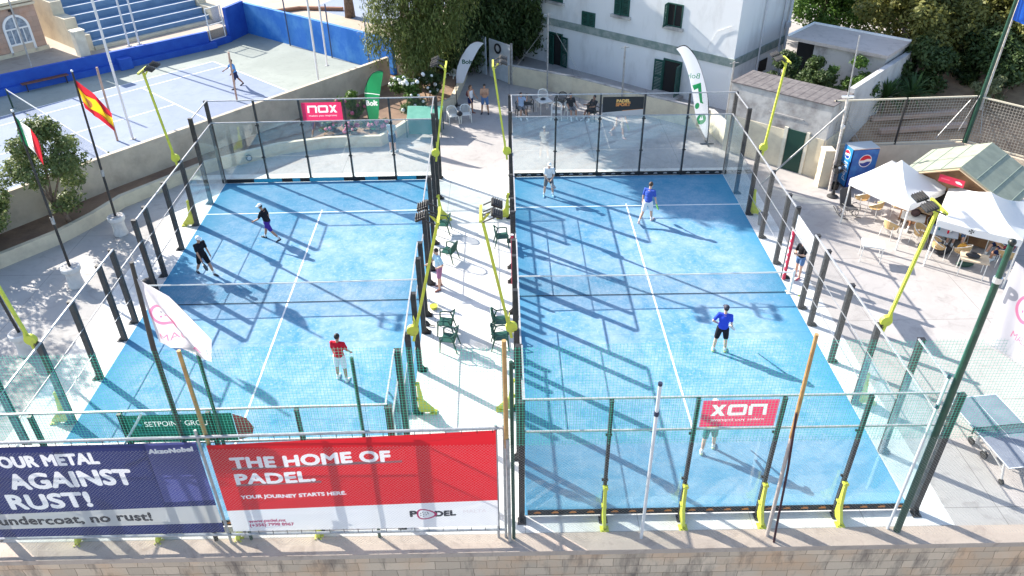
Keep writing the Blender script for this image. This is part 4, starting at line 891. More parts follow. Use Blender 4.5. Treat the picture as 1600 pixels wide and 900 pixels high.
def window(xc, z0, z1, wd, opened, sill=True, shutters=True):
    b = MB(); h = z1 - z0
    for s in (-1, 1): b.box((xc + s * (wd / 2 - 0.03), -0.02, (z0 + z1) / 2), (0.07, 0.05, h))
    b.box((xc, -0.02, z1 - 0.03), (wd - 0.14, 0.05, 0.06)); b.box((xc, -0.02, z0 + 0.03), (wd - 0.14, 0.05, 0.06)); b.box((xc, -0.025, (z0 + z1) / 2), (0.05, 0.04, h - 0.13)); 
    f = b.build('window', wfr if not shutters else shut, H)
    MB().box((xc, -0.006, (z0 + z1) / 2), (wd - 0.14, 0.012, h - 0.13)).build('pane', dark, f)
    if sill: MB().box((xc, -0.11, z0 - 0.09), (wd + 0.3, 0.22, 0.16)).build('sill', MATS['stained_plaster'], f)
    cz = (z0 + z1) / 2
    for s, op in zip((-1, 1), opened):
        if op is None: continue
        b = MB()
        if op == 0: louvre(b, (xc + s * wd / 4, -0.07, cz), wd / 2 - 0.02, h - 0.04)
        else: louvre(b, None, wd / 2, h, (-op if s < 0 else math.pi + op), (xc + s * wd / 2, -0.06, cz))
        b.build('shutter', shut, f)
window(-12.6, 3.98, 5.2, 1.15, (0, 0)); window(-9.97, 2.92, 3.76, 1.0, (0, 0), False); window(-7.55, 3.98, 5.25, 1.05, (R(8), 0)); window(-3.95, 3.95, 5.2, 1.0, (R(75), None)); window(-16.5, 3.95, 5.2, 1.0, (0, 0))
def door(xc, wd, h, l, r):
    b = MB()
    for s in (-1, 1): b.box((xc + s * (wd / 2), -0.03, h / 2), (0.1, 0.07, h))
    b.box((xc, -0.03, h + 0.05), (wd + 0.1, 0.07, 0.1)); f = b.build('door', shut, H)
    MB().box((xc, -0.008, h / 2), (wd - 0.1, 0.016, h)).build('opening', dark, f)
    b = MB(); louvre(b, None, wd * 0.52, h - 0.06, -l, (xc - wd / 2, -0.09, h / 2)); b.build('shutter', shut, f)
    b = MB(); louvre(b, None, wd * 0.52, h - 0.06, math.pi + r, (xc + wd / 2, -0.09, h / 2)); b.build('shutter', shut, f)
door(-3.75, 1.15, 2.0, R(176), R(100)); door(-12.55, 1.1, 1.95, R(12), R(172))
b = MB(); b.box((-3.75, -0.55, 0.1), (1.9, 1.0, 0.2)); b.build('doorstep', stained, H)
b = MB()
for y in (2.75, 5.2): b.tube([(0.1, y, 0.0), (0.1, y, 9.4)], 0.05, 8)
b.tube([(0.14, 5.9, 0.0), (0.14, 5.9, 9.4)], 0.09, 8); b.box((0.16, 5.85, 3.6), (0.2, 0.3, 0.35)); b.build('drainpipe', MATS['pale_grey_paint'], H)
b = MB(); b.tube([(-0.4, -0.04, 4.6), (-1.2, -0.04, 4.2), (-1.6, -0.04, 3.4), (-1.7, -0.04, 2.95)], 0.012, 5); b.tube([(-14.0, -0.05, 9), (-14.1, -0.05, 3)], 0.015, 5); b.build('cable', wfr, H)
MB().box((0.04, 3.6, 1.7), (0.06, 0.9, 0.7)).build('side_window', dark, H)
# stained outbuilding in front of the house corner
O = thing('outbuilding', 'stained plaster outbuilding with a dark tiled roof and a green door', 'building', HC, HR)
b = MB(); b.box((5.05, -3.9, 1.75), (5.0, 2.1, 3.5)); b.build('wall', stained, O)
b = MB(); b.box((5.05, -4.965, 0.95), (4.9, 0.03, 1.9)); b.box((7.565, -3.9, 0.95), (0.03, 2.05, 1.9)); b.build('dado', cream, O)
rooft = mat('dark_roof_tile', (0.11, 0.095, 0.095), 0.9, col2=(0.17, 0.15, 0.145), scale=3)
b = MB(); b.box((5.05, -3.9, 3.52), (5.1, 2.2, 0.05))
for k in range(13): b.box((2.7 + k * 0.39, -3.9, 3.55), (0.03, 2.16, 0.006))
b.build('roof', rooft, O)
b = MB()
for p in ((5.5, -4.95), ): b.box((5.5, -4.96, 2.55), (1.7, 0.04, 0.07))
b.build('ledge', stained, O)
b = MB(); b.box((6.2, -4.985, 1.0), (0.85, 0.06, 2.0)); b.build('door', mat('deep_green_door', (0.008, 0.045, 0.03), 0.5), O)
b = MB(); b.box((5.66, -4.99, 1.03), (0.18, 0.07, 2.06)); b.box((6.74, -4.99, 1.03), (0.14, 0.07, 2.06)); b.build('door_frame', limepaint, O)
# flat roofed block behind it, with its yard wall
K = thing('flat_roof_block', 'low plastered block with a wide grey flat roof below the trees', 'building', HC, HR)
b = MB(); b.box((5.35, 3.3, 2.0), (3.7, 2.9, 4.0)); b.build('wall', stained, K)
b = MB(); b.box((4.65, 3.3, 4.08), (5.3, 3.3, 0.16)); b.build('roof', concretemat('roof_felt', (0.46, 0.40, 0.36), (0.54, 0.47, 0.43), (0.3, 0.26, 0.24)), K)
b = MB(); b.box((4.65, 4.9, 4.2), (5.3, 0.1, 0.10)); b.box((2.05, 3.3, 4.2), (0.1, 3.1, 0.10)); b.build('roof_kerb', plaster, K)
b = MB(); b.box((2.75, 4.0, 1.9), (1.5, 1.4, 3.8)); b.build('porch_shade', dark, K)  # solid near-black block, its colour standing in for shade inside the open porch
wall_run('yard_wall', [tuple((HC + Matrix.Rotation(HR, 3, 'Z') @ Vector((7.45, y, 0)))[:2]) for y in (-2.8, 4.9)], 0.25, 0.0, 3.75, mat('weathered_whitewash', (0.54, 0.52, 0.51), 0.95, col2=(0.36, 0.34, 0.33), scale=0.9, lo=0.45, hi=0.75, bump=0.3, detail=10), 'whitewashed yard wall running back from the outbuilding')
# cream garden wall in front of the house, gate and posts
wall_run('garden_wall', [(0.0, 33.25), (3.75, 31.0), (7.3, 27.9), (10.6, 25.3), (11.0, 22.9)], 0.2, 0.0, 1.12, cream, 'cream garden wall in front of the white house', cap=stained)
t = thing('sheet_gate', 'pale sheet metal gate with a round dark wreath', 'gate', (-2.1, 35.7, 0), math.atan2(-2.5, 2.1))
gm = mat('gate_paint', (0.62, 0.66, 0.70), 0.6, col2=(0.52, 0.56, 0.6), scale=1.5)
for x in (0.55, 2.15): b = MB(); b.box((x + (0.0 if x < 1 else 0.28), 0, 1.2), (1.1 if x < 1 else 2.0, 0.05, 2.35)); b.build('gate_leaf', gm, t)
b = MB()
for x in (-0.05, 3.5): b.box((x, 0, 1.25), (0.12, 0.12, 2.5))
b.build('gate_post', greyst, t)
b = MB(); pts = [(2.3 + 0.26 * math.cos(2 * math.pi * k / 20), -0.06, 1.95 + 0.26 * math.sin(2 * math.pi * k / 20)) for k in range(21)]; b.tube(pts, 0.06, 6); b.build('wreath', blackc, t)
for (x, y, h, lab) in ((2.27, 31.45, 4.65, 'grey post with wire stays left of the white house door'), (6.3, 28.5, 3.6, 'grey post with cross arm before the white house wall'), (11.2, 24.7, 3.9, 'rusty post right of the tall white feather flag')):
    t = thing('net_post', lab, 'post', (x, y, 0), 0, 'posts along the garden wall')
    MB().tube([(0, 0, 0), (-0.03, 0, h)], 0.05, 10).build('tube', greyst, t)
    b = MB(); b.bar((-0.25, 0, h - 0.1), (0.2, 0, h - 0.05), 0.03); b.build('cross_arm', greyst, t)
    if x < 3: b = MB(); b.bar((0, 0, h - 0.6), (-2.2, 0.4, 1.0), 0.015); b.bar((0, 0, h - 0.4), (2.1, -1.0, 1.0), 0.015); b.build('stay_wire', greyst, t)
# plaza back wall with mesh fence, and the earth bank behind
wall_run('plaza_wall', [(14.35, 18.5), (14.55, 19.9), (17.0, 20.15), (21.2, 20.25), (24.5, 16.5)], 0.26, 0.0, 1.35, mat('peach_render', (0.66, 0.55, 0.42), 0.9, col2=(0.58, 0.47, 0.35), scale=1.2, bump=0.15), 'peach coloured wall behind the drinks fridge and the wooden kiosk')
b = MB(); b.box((14.2, 18.7, 0.88), (0.42, 0.5, 1.76)); b.box((14.2, 18.7, 1.79), (0.48, 0.56, 0.06)); tag(b.build('gate_pillar', cream), 'cream pillar beside the green outbuilding door', 'pillar')
fencem = netmat('coarse_pale_mesh', (0.44, 0.39, 0.33), 0.13, 0.014)
F = thing('mesh_fence', 'coarse pale mesh fence on top of the peach wall', 'fence')
for p, q in (((14.55, 19.95), (21.2, 20.3)), ((21.2, 20.3), (24.8, 16.3))):
    sheet('mesh_panel', p, q, 1.42, 3.55, fencem, F)
    for z in (3.57, 1.44): MB().bar((*p, z), (*q, z), 0.06).build('rail', mat('cream_tube', (0.62, 0.55, 0.42), 0.6), F)
for x, y in ((14.6, 19.95), (17.9, 20.13), (21.2, 20.3), (23.0, 18.3)): MB().tube([(x, y, 1.36), (x, y, 3.6)], 0.05, 8).build('fence_post', blk, F)
MB().bar((14.7, 19.96, 3.5), (16.2, 20.04, 1.5), 0.04).build('brace', greyst, F); MB().bar((20.9, 20.28, 3.4), (19.8, 20.2, 1.6), 0.03).build('brace', greyst, F)
t = thing('lamp_mast', 'pale steel mast with a slanting stay beside the outbuilding door', 'pole', (14.42, 18.15, 0))
MB().tube([(0, 0, 0), (-0.1, 0, 3.0), (-0.18, 0, 4.4)], [0.06, 0.055, 0.05], 10).build('tube', mat('peeling_white_tube', (0.66, 0.62, 0.58), 0.6, col2=(0.45, 0.38, 0.33), scale=7), t); MB().tube([(-0.18, 0, 4.4), (-0.3, 0, 7.0)], [0.035, 0.025], 8).build('top_tube', greyst, t)
b = MB(); b.box((-0.18, 0, 4.42), (0.5, 0.12, 0.07)); b.tube([(-0.08, 0, 3.0), (-0.085, 0, 3.12)], 0.10, 8); b.build('bracket', alum, t)
MB().bar((-0.12, 0, 3.9), (-3.1, 0.4, 0.1), 0.06).build('stay', greyst, t)
t = thing('lamp_mast', 'dark mast at the corner of the mesh fence carrying a blue flag', 'pole', (21.25, 20.2, 1.36))
MB().tube([(0, 0, 0), (0.15, 0, 8.2)], [0.09, 0.07], 12).build('tube', dgreen, t); MB().tube([(0.2, 0.05, 1.6), (0.3, 0.05, 7.8)], [0.07, 0.03], 8).build('white_stay', MATS['peeling_white_tube'], t)
b = MB(); b.bar((0.06, 0, 2.6), (-0.5, 0.0, 0.6), 0.022); b.bar((0.06, 0, 2.6), (0.35, -0.35, 0.6), 0.022); b.build('strut', greyst, t)
o = printed('flag', [(0, -2.6), (1.1, -2.4), (1.1, 0), (0, 0)], [], [mat('blue_flag_cloth', (0.02, 0.12, 0.55), 0.6, trans=0.35)], cloth_map((21.45, 20.15, 9.6), (0.75, -0.1, -0.35), (0, 0, 1), 0.07, 6, 2, 0.1), None, 0.15); tag(o, 'blue flag hanging from the corner mast', 'flag')
# bank of earth with rows of stone behind the fence
bank = MB(); nx, ny = 26, 22; vs = []
for j in range(ny + 1):
    for i in range(nx + 1):
        x = 13.8 + 46 * (i / nx) ** 1.3; y = 20.6 + 40 * (j / ny) ** 1.3; z = 0.6 + 1.2 * min(1, j / 6) + 0.06 * (y - 20) * 0.5 + 0.12 * math.sin(x * 1.7) * math.sin(y * 1.3)
        if i == 0 or j == 0: z = 0.0
        vs.append((x + max(0, (24.5 - y)) * 0, y, z))
keepf = [(j * (nx + 1) + i, j * (nx + 1) + i + 1, (j + 1) * (nx + 1) + i + 1, (j + 1) * (nx + 1) + i) for j in range(ny) for i in range(nx) if not (vs[j * (nx + 1) + i][0] + (vs[j * (nx + 1) + i][1] - 20.6) * -0.2 < 15.4 + 0.9 * (vs[j * (nx + 1) + i][1] - 20.6) * 0.5)]
bank._add(vs, keepf); struct(bank.build('earth_bank', mat('dry_earth', (0.42, 0.28, 0.17), 1.0, col2=(0.25, 0.15, 0.09), scale=1.3, lo=0.35, hi=0.7, bump=0.7, bscale=5), smooth=True))
rub = MB()
for k in range(2): rub.bar((18.0, 22.0 + k * 1.1, 1.22 + 0.22 * k), (22.5, 22.5 + k * 1.1, 1.3 + 0.22 * k), 0.3, 0.2)
tag(rub.build('terrace_wall', MATS['rosy_limestone']), 'low rubble terrace rows on the earth behind the mesh fence', 'terrace wall')

# ---------------------------------------------------------------- vegetation
bark = mat('bark', (0.13, 0.085, 0.06), 0.95, col2=(0.22, 0.16, 0.12), scale=5, bump=0.8, bscale=12)
L_pepper = leafmat('pepper_leaf', (0.058, 0.088, 0.020), (0.215, 0.245, 0.065)); L_dark = leafmat('dark_leaf', (0.022, 0.048, 0.015), (0.090, 0.130, 0.038), 0.25)
L_olive = leafmat('olive_leaf', (0.069, 0.102, 0.029), (0.231, 0.275, 0.102)); L_carob = leafmat('carob_leaf', (0.055, 0.072, 0.018), (0.26, 0.25, 0.065), 0.25); L_shrub = leafmat('shrub_leaf', (0.028, 0.065, 0.016), (0.138, 0.247, 0.039))
L_pale = leafmat('sage_leaf', (0.16, 0.18, 0.08), (0.32, 0.34, 0.18)); L_yuc = leafmat('yucca_leaf', (0.025, 0.06, 0.02), (0.09, 0.17, 0.05), 0.2)
def leaves(name, clumps, n, size, m, parent, droop=0.0, aspect=0.45, shell=0.55, seed=1, loc=(0, 0, 0)):
    """n leaf faces scattered through ellipsoid clumps (cx, cy, cz, rx, ry, rz)"""
    g = np.random.default_rng(seed); cl = np.array(clumps, float); vol = (cl[:, 3] * cl[:, 4] * cl[:, 5]) ** 0.75
    k = g.choice(len(cl), n, p=vol / vol.sum()); d = g.normal(size=(n, 3)); d /= np.linalg.norm(d, axis=1)[:, None]
    r = (shell + (1 - shell) * g.random(n)) ** 1.0 * (0.75 + 0.35 * g.random(n)); r *= 1 + 0.18 * np.sin(d[:, 0] * 7 + k) * np.sin(d[:, 2] * 6 + k * 2)
    c = cl[k, :3] + d * r[:, None] * cl[k, 3:]
    if droop: c[:, 2] -= droop * g.random(n) * (1.0 - d[:, 2]) * 0.5
    nrm = d * 0.6 + g.normal(size=(n, 3)) * 0.55 + np.array([0, 0, 0.35]); nrm /= np.linalg.norm(nrm, axis=1)[:, None]
    t = np.cross(nrm, g.normal(size=(n, 3)))
    if droop: t = t * 0.35 + np.array([0, 0, -1.0]); t -= nrm * (t * nrm).sum(1)[:, None]
    t /= np.linalg.norm(t, axis=1)[:, None] + 1e-9; s = np.cross(nrm, t)
    L = size * (0.6 + 0.8 * g.random(n))[:, None]; Wd = L * aspect
    v = np.empty((n, 4, 3)); bend = nrm * L * 0.12
    v[:, 0] = c - t * L / 2; v[:, 1] = c + s * Wd / 2 + bend; v[:, 2] = c + t * L / 2; v[:, 3] = c - s * Wd / 2 + bend
    me = bpy.data.meshes.new(name); me.vertices.add(n * 4); me.vertices.foreach_set('co', v.reshape(-1).astype(np.float32))
    me.loops.add(n * 4); me.loops.foreach_set('vertex_index', np.arange(n * 4, dtype=np.int32)); me.polygons.add(n)
    me.polygons.foreach_set('loop_start', np.arange(0, n * 4, 4, dtype=np.int32)); me.polygons.foreach_set('loop_total', np.full(n, 4, np.int32))
    me.update(calc_edges=True); me.materials.append(m); return link(name, me, parent, loc)
def crown(R0, z0, z1, n, seed, flat=1.0):
    """clump ellipsoids filling a rough crown"""
    g = np.random.default_rng(seed); out = []
    for i in range(n):
        th = g.random() * 6.283; k = math.sqrt(g.random()); z = z0 + (z1 - z0) * g.random(); f = math.sin(math.pi * min(1, max(0.12, (z - z0) / (z1 - z0) * 0.8 + 0.15)))
        rr = R0 * (0.24 + 0.2 * g.random()); out.append((math.cos(th) * k * R0 * f, math.sin(th) * k * R0 * f, z, rr, rr, rr * 0.75 * flat))
    return out
def tree(name, loc, label, cl, n, size, m, trunk_h, tr, seed=1, droop=0.0, aspect=0.45, group=None, cat='tree', limbs=6, shell=0.5):
    t = thing(name, label, cat, loc, 0, group); g = random.Random(seed)
    b = MB(); lean = (g.uniform(-.3, .3), g.uniform(-.3, .3)); b.tube([(0, 0, -0.1), (lean[0] * 0.3, lean[1] * 0.3, trunk_h * 0.5), (lean[0], lean[1], trunk_h)], [tr * 1.3, tr, tr * 0.75], 9)
    for c in sorted(cl, key=lambda q: -q[3])[:limbs]:
        e = Vector(c[:3]); s = Vector((lean[0], lean[1], trunk_h * 0.9)); md = s.lerp(e, 0.5) + Vector((0, 0, 0.25)); b.tube([s, md, e], [tr * 0.55, tr * 0.33, tr * 0.12], 6)
    b.build('trunk', bark, t, smooth=True); leaves('crown', cl, n, size, m, t, droop, aspect, shell, seed); return t
# weeping pepper tree in the flower bed and the dark trees behind the gate
pc = [(x + dx, y, z - 0.2 * abs(dx), r_, r_, h_) for x, y, z, r_, h_ in ((-0.5, -0.6, 3.3, 1.3, 1.7), (0.7, -1.0, 3.0, 1.2, 1.6), (-1.7, 0.0, 4.3, 1.3, 1.5), (1.7, -0.3, 4.2, 1.5, 1.8), (0.2, 0.3, 5.6, 1.9, 1.8), (-0.8, 0.8, 7.0, 2.0, 1.7), (1.2, 0.8, 7.4, 2.0, 1.7), (-2.3, -0.3, 3.2, 0.7, 0.9), (0.1, -1.5, 2.2, 0.8, 1.2), (2.6, 0.5, 5.8, 1.4, 1.5), (0.3, 0.5, 8.8, 1.9, 1.4), (-2.1, 1.0, 6.0, 1.2, 1.2)) for dx in (0,)]
pt = tree('pepper_tree', (-5.4, 31.2, 0.4), 'weeping pepper tree hanging over the flower bed', pc, 30000, 0.26, L_pepper, 3.0, 0.24, 5, 1.1, 0.22, shell=0.35)
leaves('shade_crown', [(x, y, z, r_, r_, r_ * 0.6) for x, y, z, r_ in ((-1.6, 0.6, 10.0, 2.1), (-3.2, 0.8, 11.6, 2.2), (-1.4, -0.8, 11.8, 2.0), (0.6, 0.4, 10.4, 1.9), (-4.6, 0.2, 13.2, 1.9), (-2.6, -0.4, 13.8, 2.1), (-4.0, -1.2, 11.9, 1.4))], 21000, 0.42, L_pepper, pt, 0.6, 0.35, 0.25, 9)  # unseen dense foliage, added to shade the right court's far end
for (loc, Rr, z0, z1, n, sd, lab) in (((-2.0, 38.2, 0), 3.2, 1.3, 11.5, 26000, 21, 'tall dark tree behind the sheet gate'), ((0.3, 38.9, 0), 2.5, 1.2, 10.5, 20000, 22, 'dark tree touching the left end of the white house'), ((-4.3, 35.6, 0), 2.7, 1.0, 11.0, 20000, 23, 'dark tree just behind the pepper tree'), ((-7.2, 42.5, 1.5), 3.4, 2.6, 10, 8000, 24, 'tree with a bare forked trunk beyond the streaked blue wall'), ((-11.2, 43.4, 1.5), 2.6, 3.4, 9, 4500, 25, 'leaning tree at the top edge beyond the blue wall')):
    cw = crown(Rr, z0, z1, 26, sd)
    if sd < 24: cw += [(Rr * 0.75 * math.cos(a), Rr * 0.75 * math.sin(a), 1.9 + 0.5 * math.sin(a * 3) + k * 1.2, 1.15, 1.15, 1.1) for k in (0, 1) for a in (-2.7, -1.9, -1.1, -0.3, 0.5)]
    tree('dark_tree', loc, lab, cw, n, 0.30, L_dark if sd < 24 else L_pepper, 3.5, 0.3, sd, 0.5 if sd < 24 else 0.9, 0.35, 'dark trees behind the courts')
# left planter shrubs
for (loc, Rr, z0, z1, n, sd, lab) in (((-18.55, 15.3, 0.4), 1.75, 0.8, 4.35, 8500, 31, 'bushy olive green tree in the planter behind the flagpoles'), ((-21.0, 13.2, 0.4), 1.5, 0.6, 3.2, 7000, 32, 'bushy tree cut by the left edge in the planter'), ((-23.6, 12.2, 0.4), 2.4, 1.6, 6.5, 7000, 33, 'planter tree standing out of view at the left, seen by its shade')):
    tree('planter_tree', loc, lab, crown(Rr, z0, z1, 22, sd), n, 0.17, L_olive, 1.2, 0.10, sd, 0.0, 0.4, 'planter trees')
# flower bed: oleander with white blooms and low plants
def shrub(loc, Rr, h, n, m, label, seed, flowers=None, fc=None, size=0.16, group=None, nf=0, name='flowering_shrub'):
    t = thing(name, label, 'shrub', loc, 0, group); cl = crown(Rr, h * 0.2, h, 12, seed)
    b = MB()
    for k in range(5): a = k * 1.3; b.tube([(0.1 * math.cos(a), 0.1 * math.sin(a), 0), (Rr * 0.5 * math.cos(a), Rr * 0.5 * math.sin(a), h * 0.7)], [0.03, 0.012], 5)
    b.build('stems', bark, t); leaves('foliage', cl, n, size, m, t, 0, 0.35, 0.45, seed)
    if nf:
        g = random.Random(seed); b = MB()
        for k in range(nf):
            c = g.choice(cl); th = g.random() * 6.28; z = g.random() * 0.8
            p = Vector((c[0] + c[3] * math.cos(th) * (1 - z * .4), c[1] - abs(c[4] * math.sin(th)) * (1 - z * .4), c[2] + c[5] * z)); b.ball(p, g.uniform(0.06, 0.12), 6, 4)
        b.build('blossom', fc, t)
wflo = mat('white_petal', (0.80, 0.78, 0.74), 0.7); pflo = mat('pink_petal', (0.50, 0.12, 0.20), 0.7)
shrub((-5.75, 27.6, 0.45), 1.25, 1.75, 6000, L_shrub, 'oleander bush with large white blooms beside the green feather flag', 41, fc=wflo, nf=34)
shrub((-4.6, 29.2, 0.45), 0.9, 1.5, 3200, L_dark, 'dark flowering bush at the far end of the bed', 42, fc=wflo, nf=16)
shrub((-8.35, 26.6, 0.45), 0.85, 1.35, 2600, L_shrub, 'fresh green bush left of the green feather flag', 43, fc=pflo, nf=8)
shrub((-9.6, 24.9, 0.45), 0.55, 0.55, 1100, L_shrub, 'low green plant with pink blooms under the NOX banner', 44, fc=pflo, nf=10, name='bedding_plant')
shrub((-8.2, 24.7, 0.45), 0.6, 0.5, 900, L_dark, 'low dark plant with pink blooms at the bed wall', 45, fc=pflo, nf=16, name='bedding_plant')
shrub((-6.9, 25.0, 0.45), 0.5, 0.6, 900, L_dark, 'low reddish plant at the corner of the bed', 46, fc=pflo, nf=12, name='bedding_plant')
# yard shrubs, yuccas, bank vegetation and the big trees on the right
def hp(s, d, z=0.0): v = HC + Matrix.Rotation(HR, 3, 'Z') @ Vector((s, d, 0)); return (v.x, v.y, z)
for s, d, Rr, h, sd, lab in ((3.3, -0.6, 1.25, 3.9, 51, 'dark yard bush behind the tiled roof nearest the white house'), (4.9, -0.8, 1.25, 4.0, 52, 'dark yard bush in the middle behind the tiled roof'), (6.3, 0.0, 1.2, 4.5, 53, 'lighter green yard bush against the flat roofed block'), (5.6, -1.5, 1.0, 3.6, 54, 'low dark yard bush just behind the tiled roof')):
    tree('yard_bush', hp(s, d), lab, crown(Rr, 1.4, h, 16, sd), 7500, 0.16, L_dark if sd != 53 else L_shrub, 1.0, 0.07, sd, 0, 0.4, 'yard bushes', 'bush', 4)
def yucca(loc, lab, sd, n=110, L0=1.5):
    t = thing('yucca', lab, 'yucca', loc, 0, 'yuccas by the yard wall'); g = random.Random(sd); b = MB(); b.tube([(0, 0, 0), (0.05, 0, 0.7)], [0.14, 0.1], 7); b.build('trunk', bark, t); b = MB()
    for k in range(n):
        th = g.random() * 6.28; el = g.uniform(-0.25, 1.35); ln = L0 * g.uniform(0.75, 1.1); dr = Vector((math.cos(th) * math.cos(el), math.sin(th) * math.cos(el), math.sin(el))); sd_ = Vector((-math.sin(th), math.cos(th), 0)) * 0.045
        p0 = Vector((0, 0, 0.7)); p1 = p0 + dr * ln * 0.6; p2 = p0 + dr * ln + Vector((0, 0, -0.22 * math.cos(el) * ln)); b.poly([p0 - sd_ * .6, p0 + sd_ * .6, p1 + sd_, p1 - sd_]); b.poly([p1 - sd_, p1 + sd_, p2])
    b.build('leaf_rosette', L_yuc, t)
yucca((18.9, 24.0, 1.5), 'spiky yucca nearest the whitewashed yard wall', 61); yucca((20.3, 24.3, 1.5), 'spiky yucca right of its neighbour under the dark trees', 62, 100, 1.4)
shrub((24.6, 24.2, 1.7), 1.0, 1.3, 3800, L_pale, 'pale sage coloured bush beside the corner mast', 63, size=0.14, name='sage_bush')
shrub((26.3, 22.6, 1.7), 0.8, 0.9, 1800, L_shrub, 'scrubby green bush behind the right mesh fence', 64, size=0.14, name='scrub_bush')
for (loc, Rr, z0, z1, n, sd, lab) in (((22.6, 29.6, 1.6), 3.2, 0.2, 5.2, 24000, 71, 'broad carob tree right behind the yuccas'), ((28.2, 28.6, 1.6), 3.4, 0.2, 5.4, 24000, 72, 'broad carob tree at the right edge behind the corner mast'), ((25.4, 34.0, 1.8), 3.9, 0.4, 6.4, 22000, 73, 'large carob tree at the top right'), ((31.5, 34.5, 1.8), 4.2, 0.4, 7.0, 16000, 74, 'far carob tree in the upper right corner'), ((19.9, 36.0, 1.8), 2.9, 0.0, 4.4, 15000, 75, 'bright leafed tree above the flat roofed block'), ((25.3, 26.6, 1.6), 2.0, 0.0, 2.9, 12000, 76, 'low dark thicket tree under the carob branches'), ((21.4, 26.5, 1.5), 1.7, 0.0, 2.7, 10000, 77, 'low thicket tree beside the whitewashed yard wall'), ((28.6, 40.5, 1.8), 4.5, 1, 8, 9000, 78, 'carob tree furthest back at the top right'), ((18.6, 43.0, 1.8), 3.2, 0, 5.5, 9000, 79, 'far tree beyond the corner of the white house'), ((23.6, 40.0, 1.8), 3.2, 0, 5.5, 9000, 80, 'middle carob tree behind the bright leafed tree'), ((31.0, 25.6, 1.6), 2.6, 0, 3.8, 9000, 81, 'carob bush tree at the right edge under the blue flag')):
    tree('carob_tree', loc, lab, crown(Rr, z0 + 0.5, z1, 40, sd), n, 0.24 if sd < 78 else 0.32, L_carob if sd not in (75, 76, 77) else (L_shrub if sd == 75 else L_dark), 1.6, 0.28, sd, 0.0, 0.5, 'trees behind the mesh fence')

# ---------------------------------------------------------------- people
def skinm(n, c): return mat(n, c, 0.55, spec=0.35)
SK_A = skinm('tanned_skin', (0.46, 0.24, 0.15)); SK_B = skinm('fair_skin', (0.60, 0.36, 0.26)); SK_C = skinm('brown_skin', (0.28, 0.14, 0.085))
hair_d = mat('dark_hair', (0.018, 0.012, 0.010), 0.6); hair_b = mat('brown_hair', (0.07, 0.035, 0.018), 0.6); shoe_w = mat('white_shoe', (0.75, 0.75, 0.74), 0.6); shoe_d = mat('dark_shoe', (0.03, 0.03, 0.04), 0.6); eyem = mat('eye_dark', (0.02, 0.015, 0.012), 0.2)
def cl(n, c): return mat(n, c, 0.85, spec=0.2, bump=0.25, bscale=9)
def remesh(mb, name, m, voxel, parent):
    me = mb.mesh('tmp', m); o = bpy.data.objects.new('tmp', me); C.objects.link(o)
    md = o.modifiers.new('r', 'REMESH'); md.mode = 'VOXEL'; md.voxel_size = voxel; md.use_smooth_shade = True
    sm = o.modifiers.new('s', 'SMOOTH'); sm.iterations = 2; sm.factor = 0.5
    bpy.context.view_layer.update()
    out = bpy.data.meshes.new_from_object(o.evaluated_get(bpy.context.evaluated_depsgraph_get())); out.name = name
    bpy.data.objects.remove(o); bpy.data.meshes.remove(me)
    out.materials.clear(); out.materials.append(m); out.polygons.foreach_set('use_smooth', [True] * len(out.polygons))
    return link(name, out, parent)
def capsule(b, pts, rad, n=10):
    b.tube(pts, rad, n); 
    for p, r in zip(pts, rad): b.ball(p, r, n, 6)
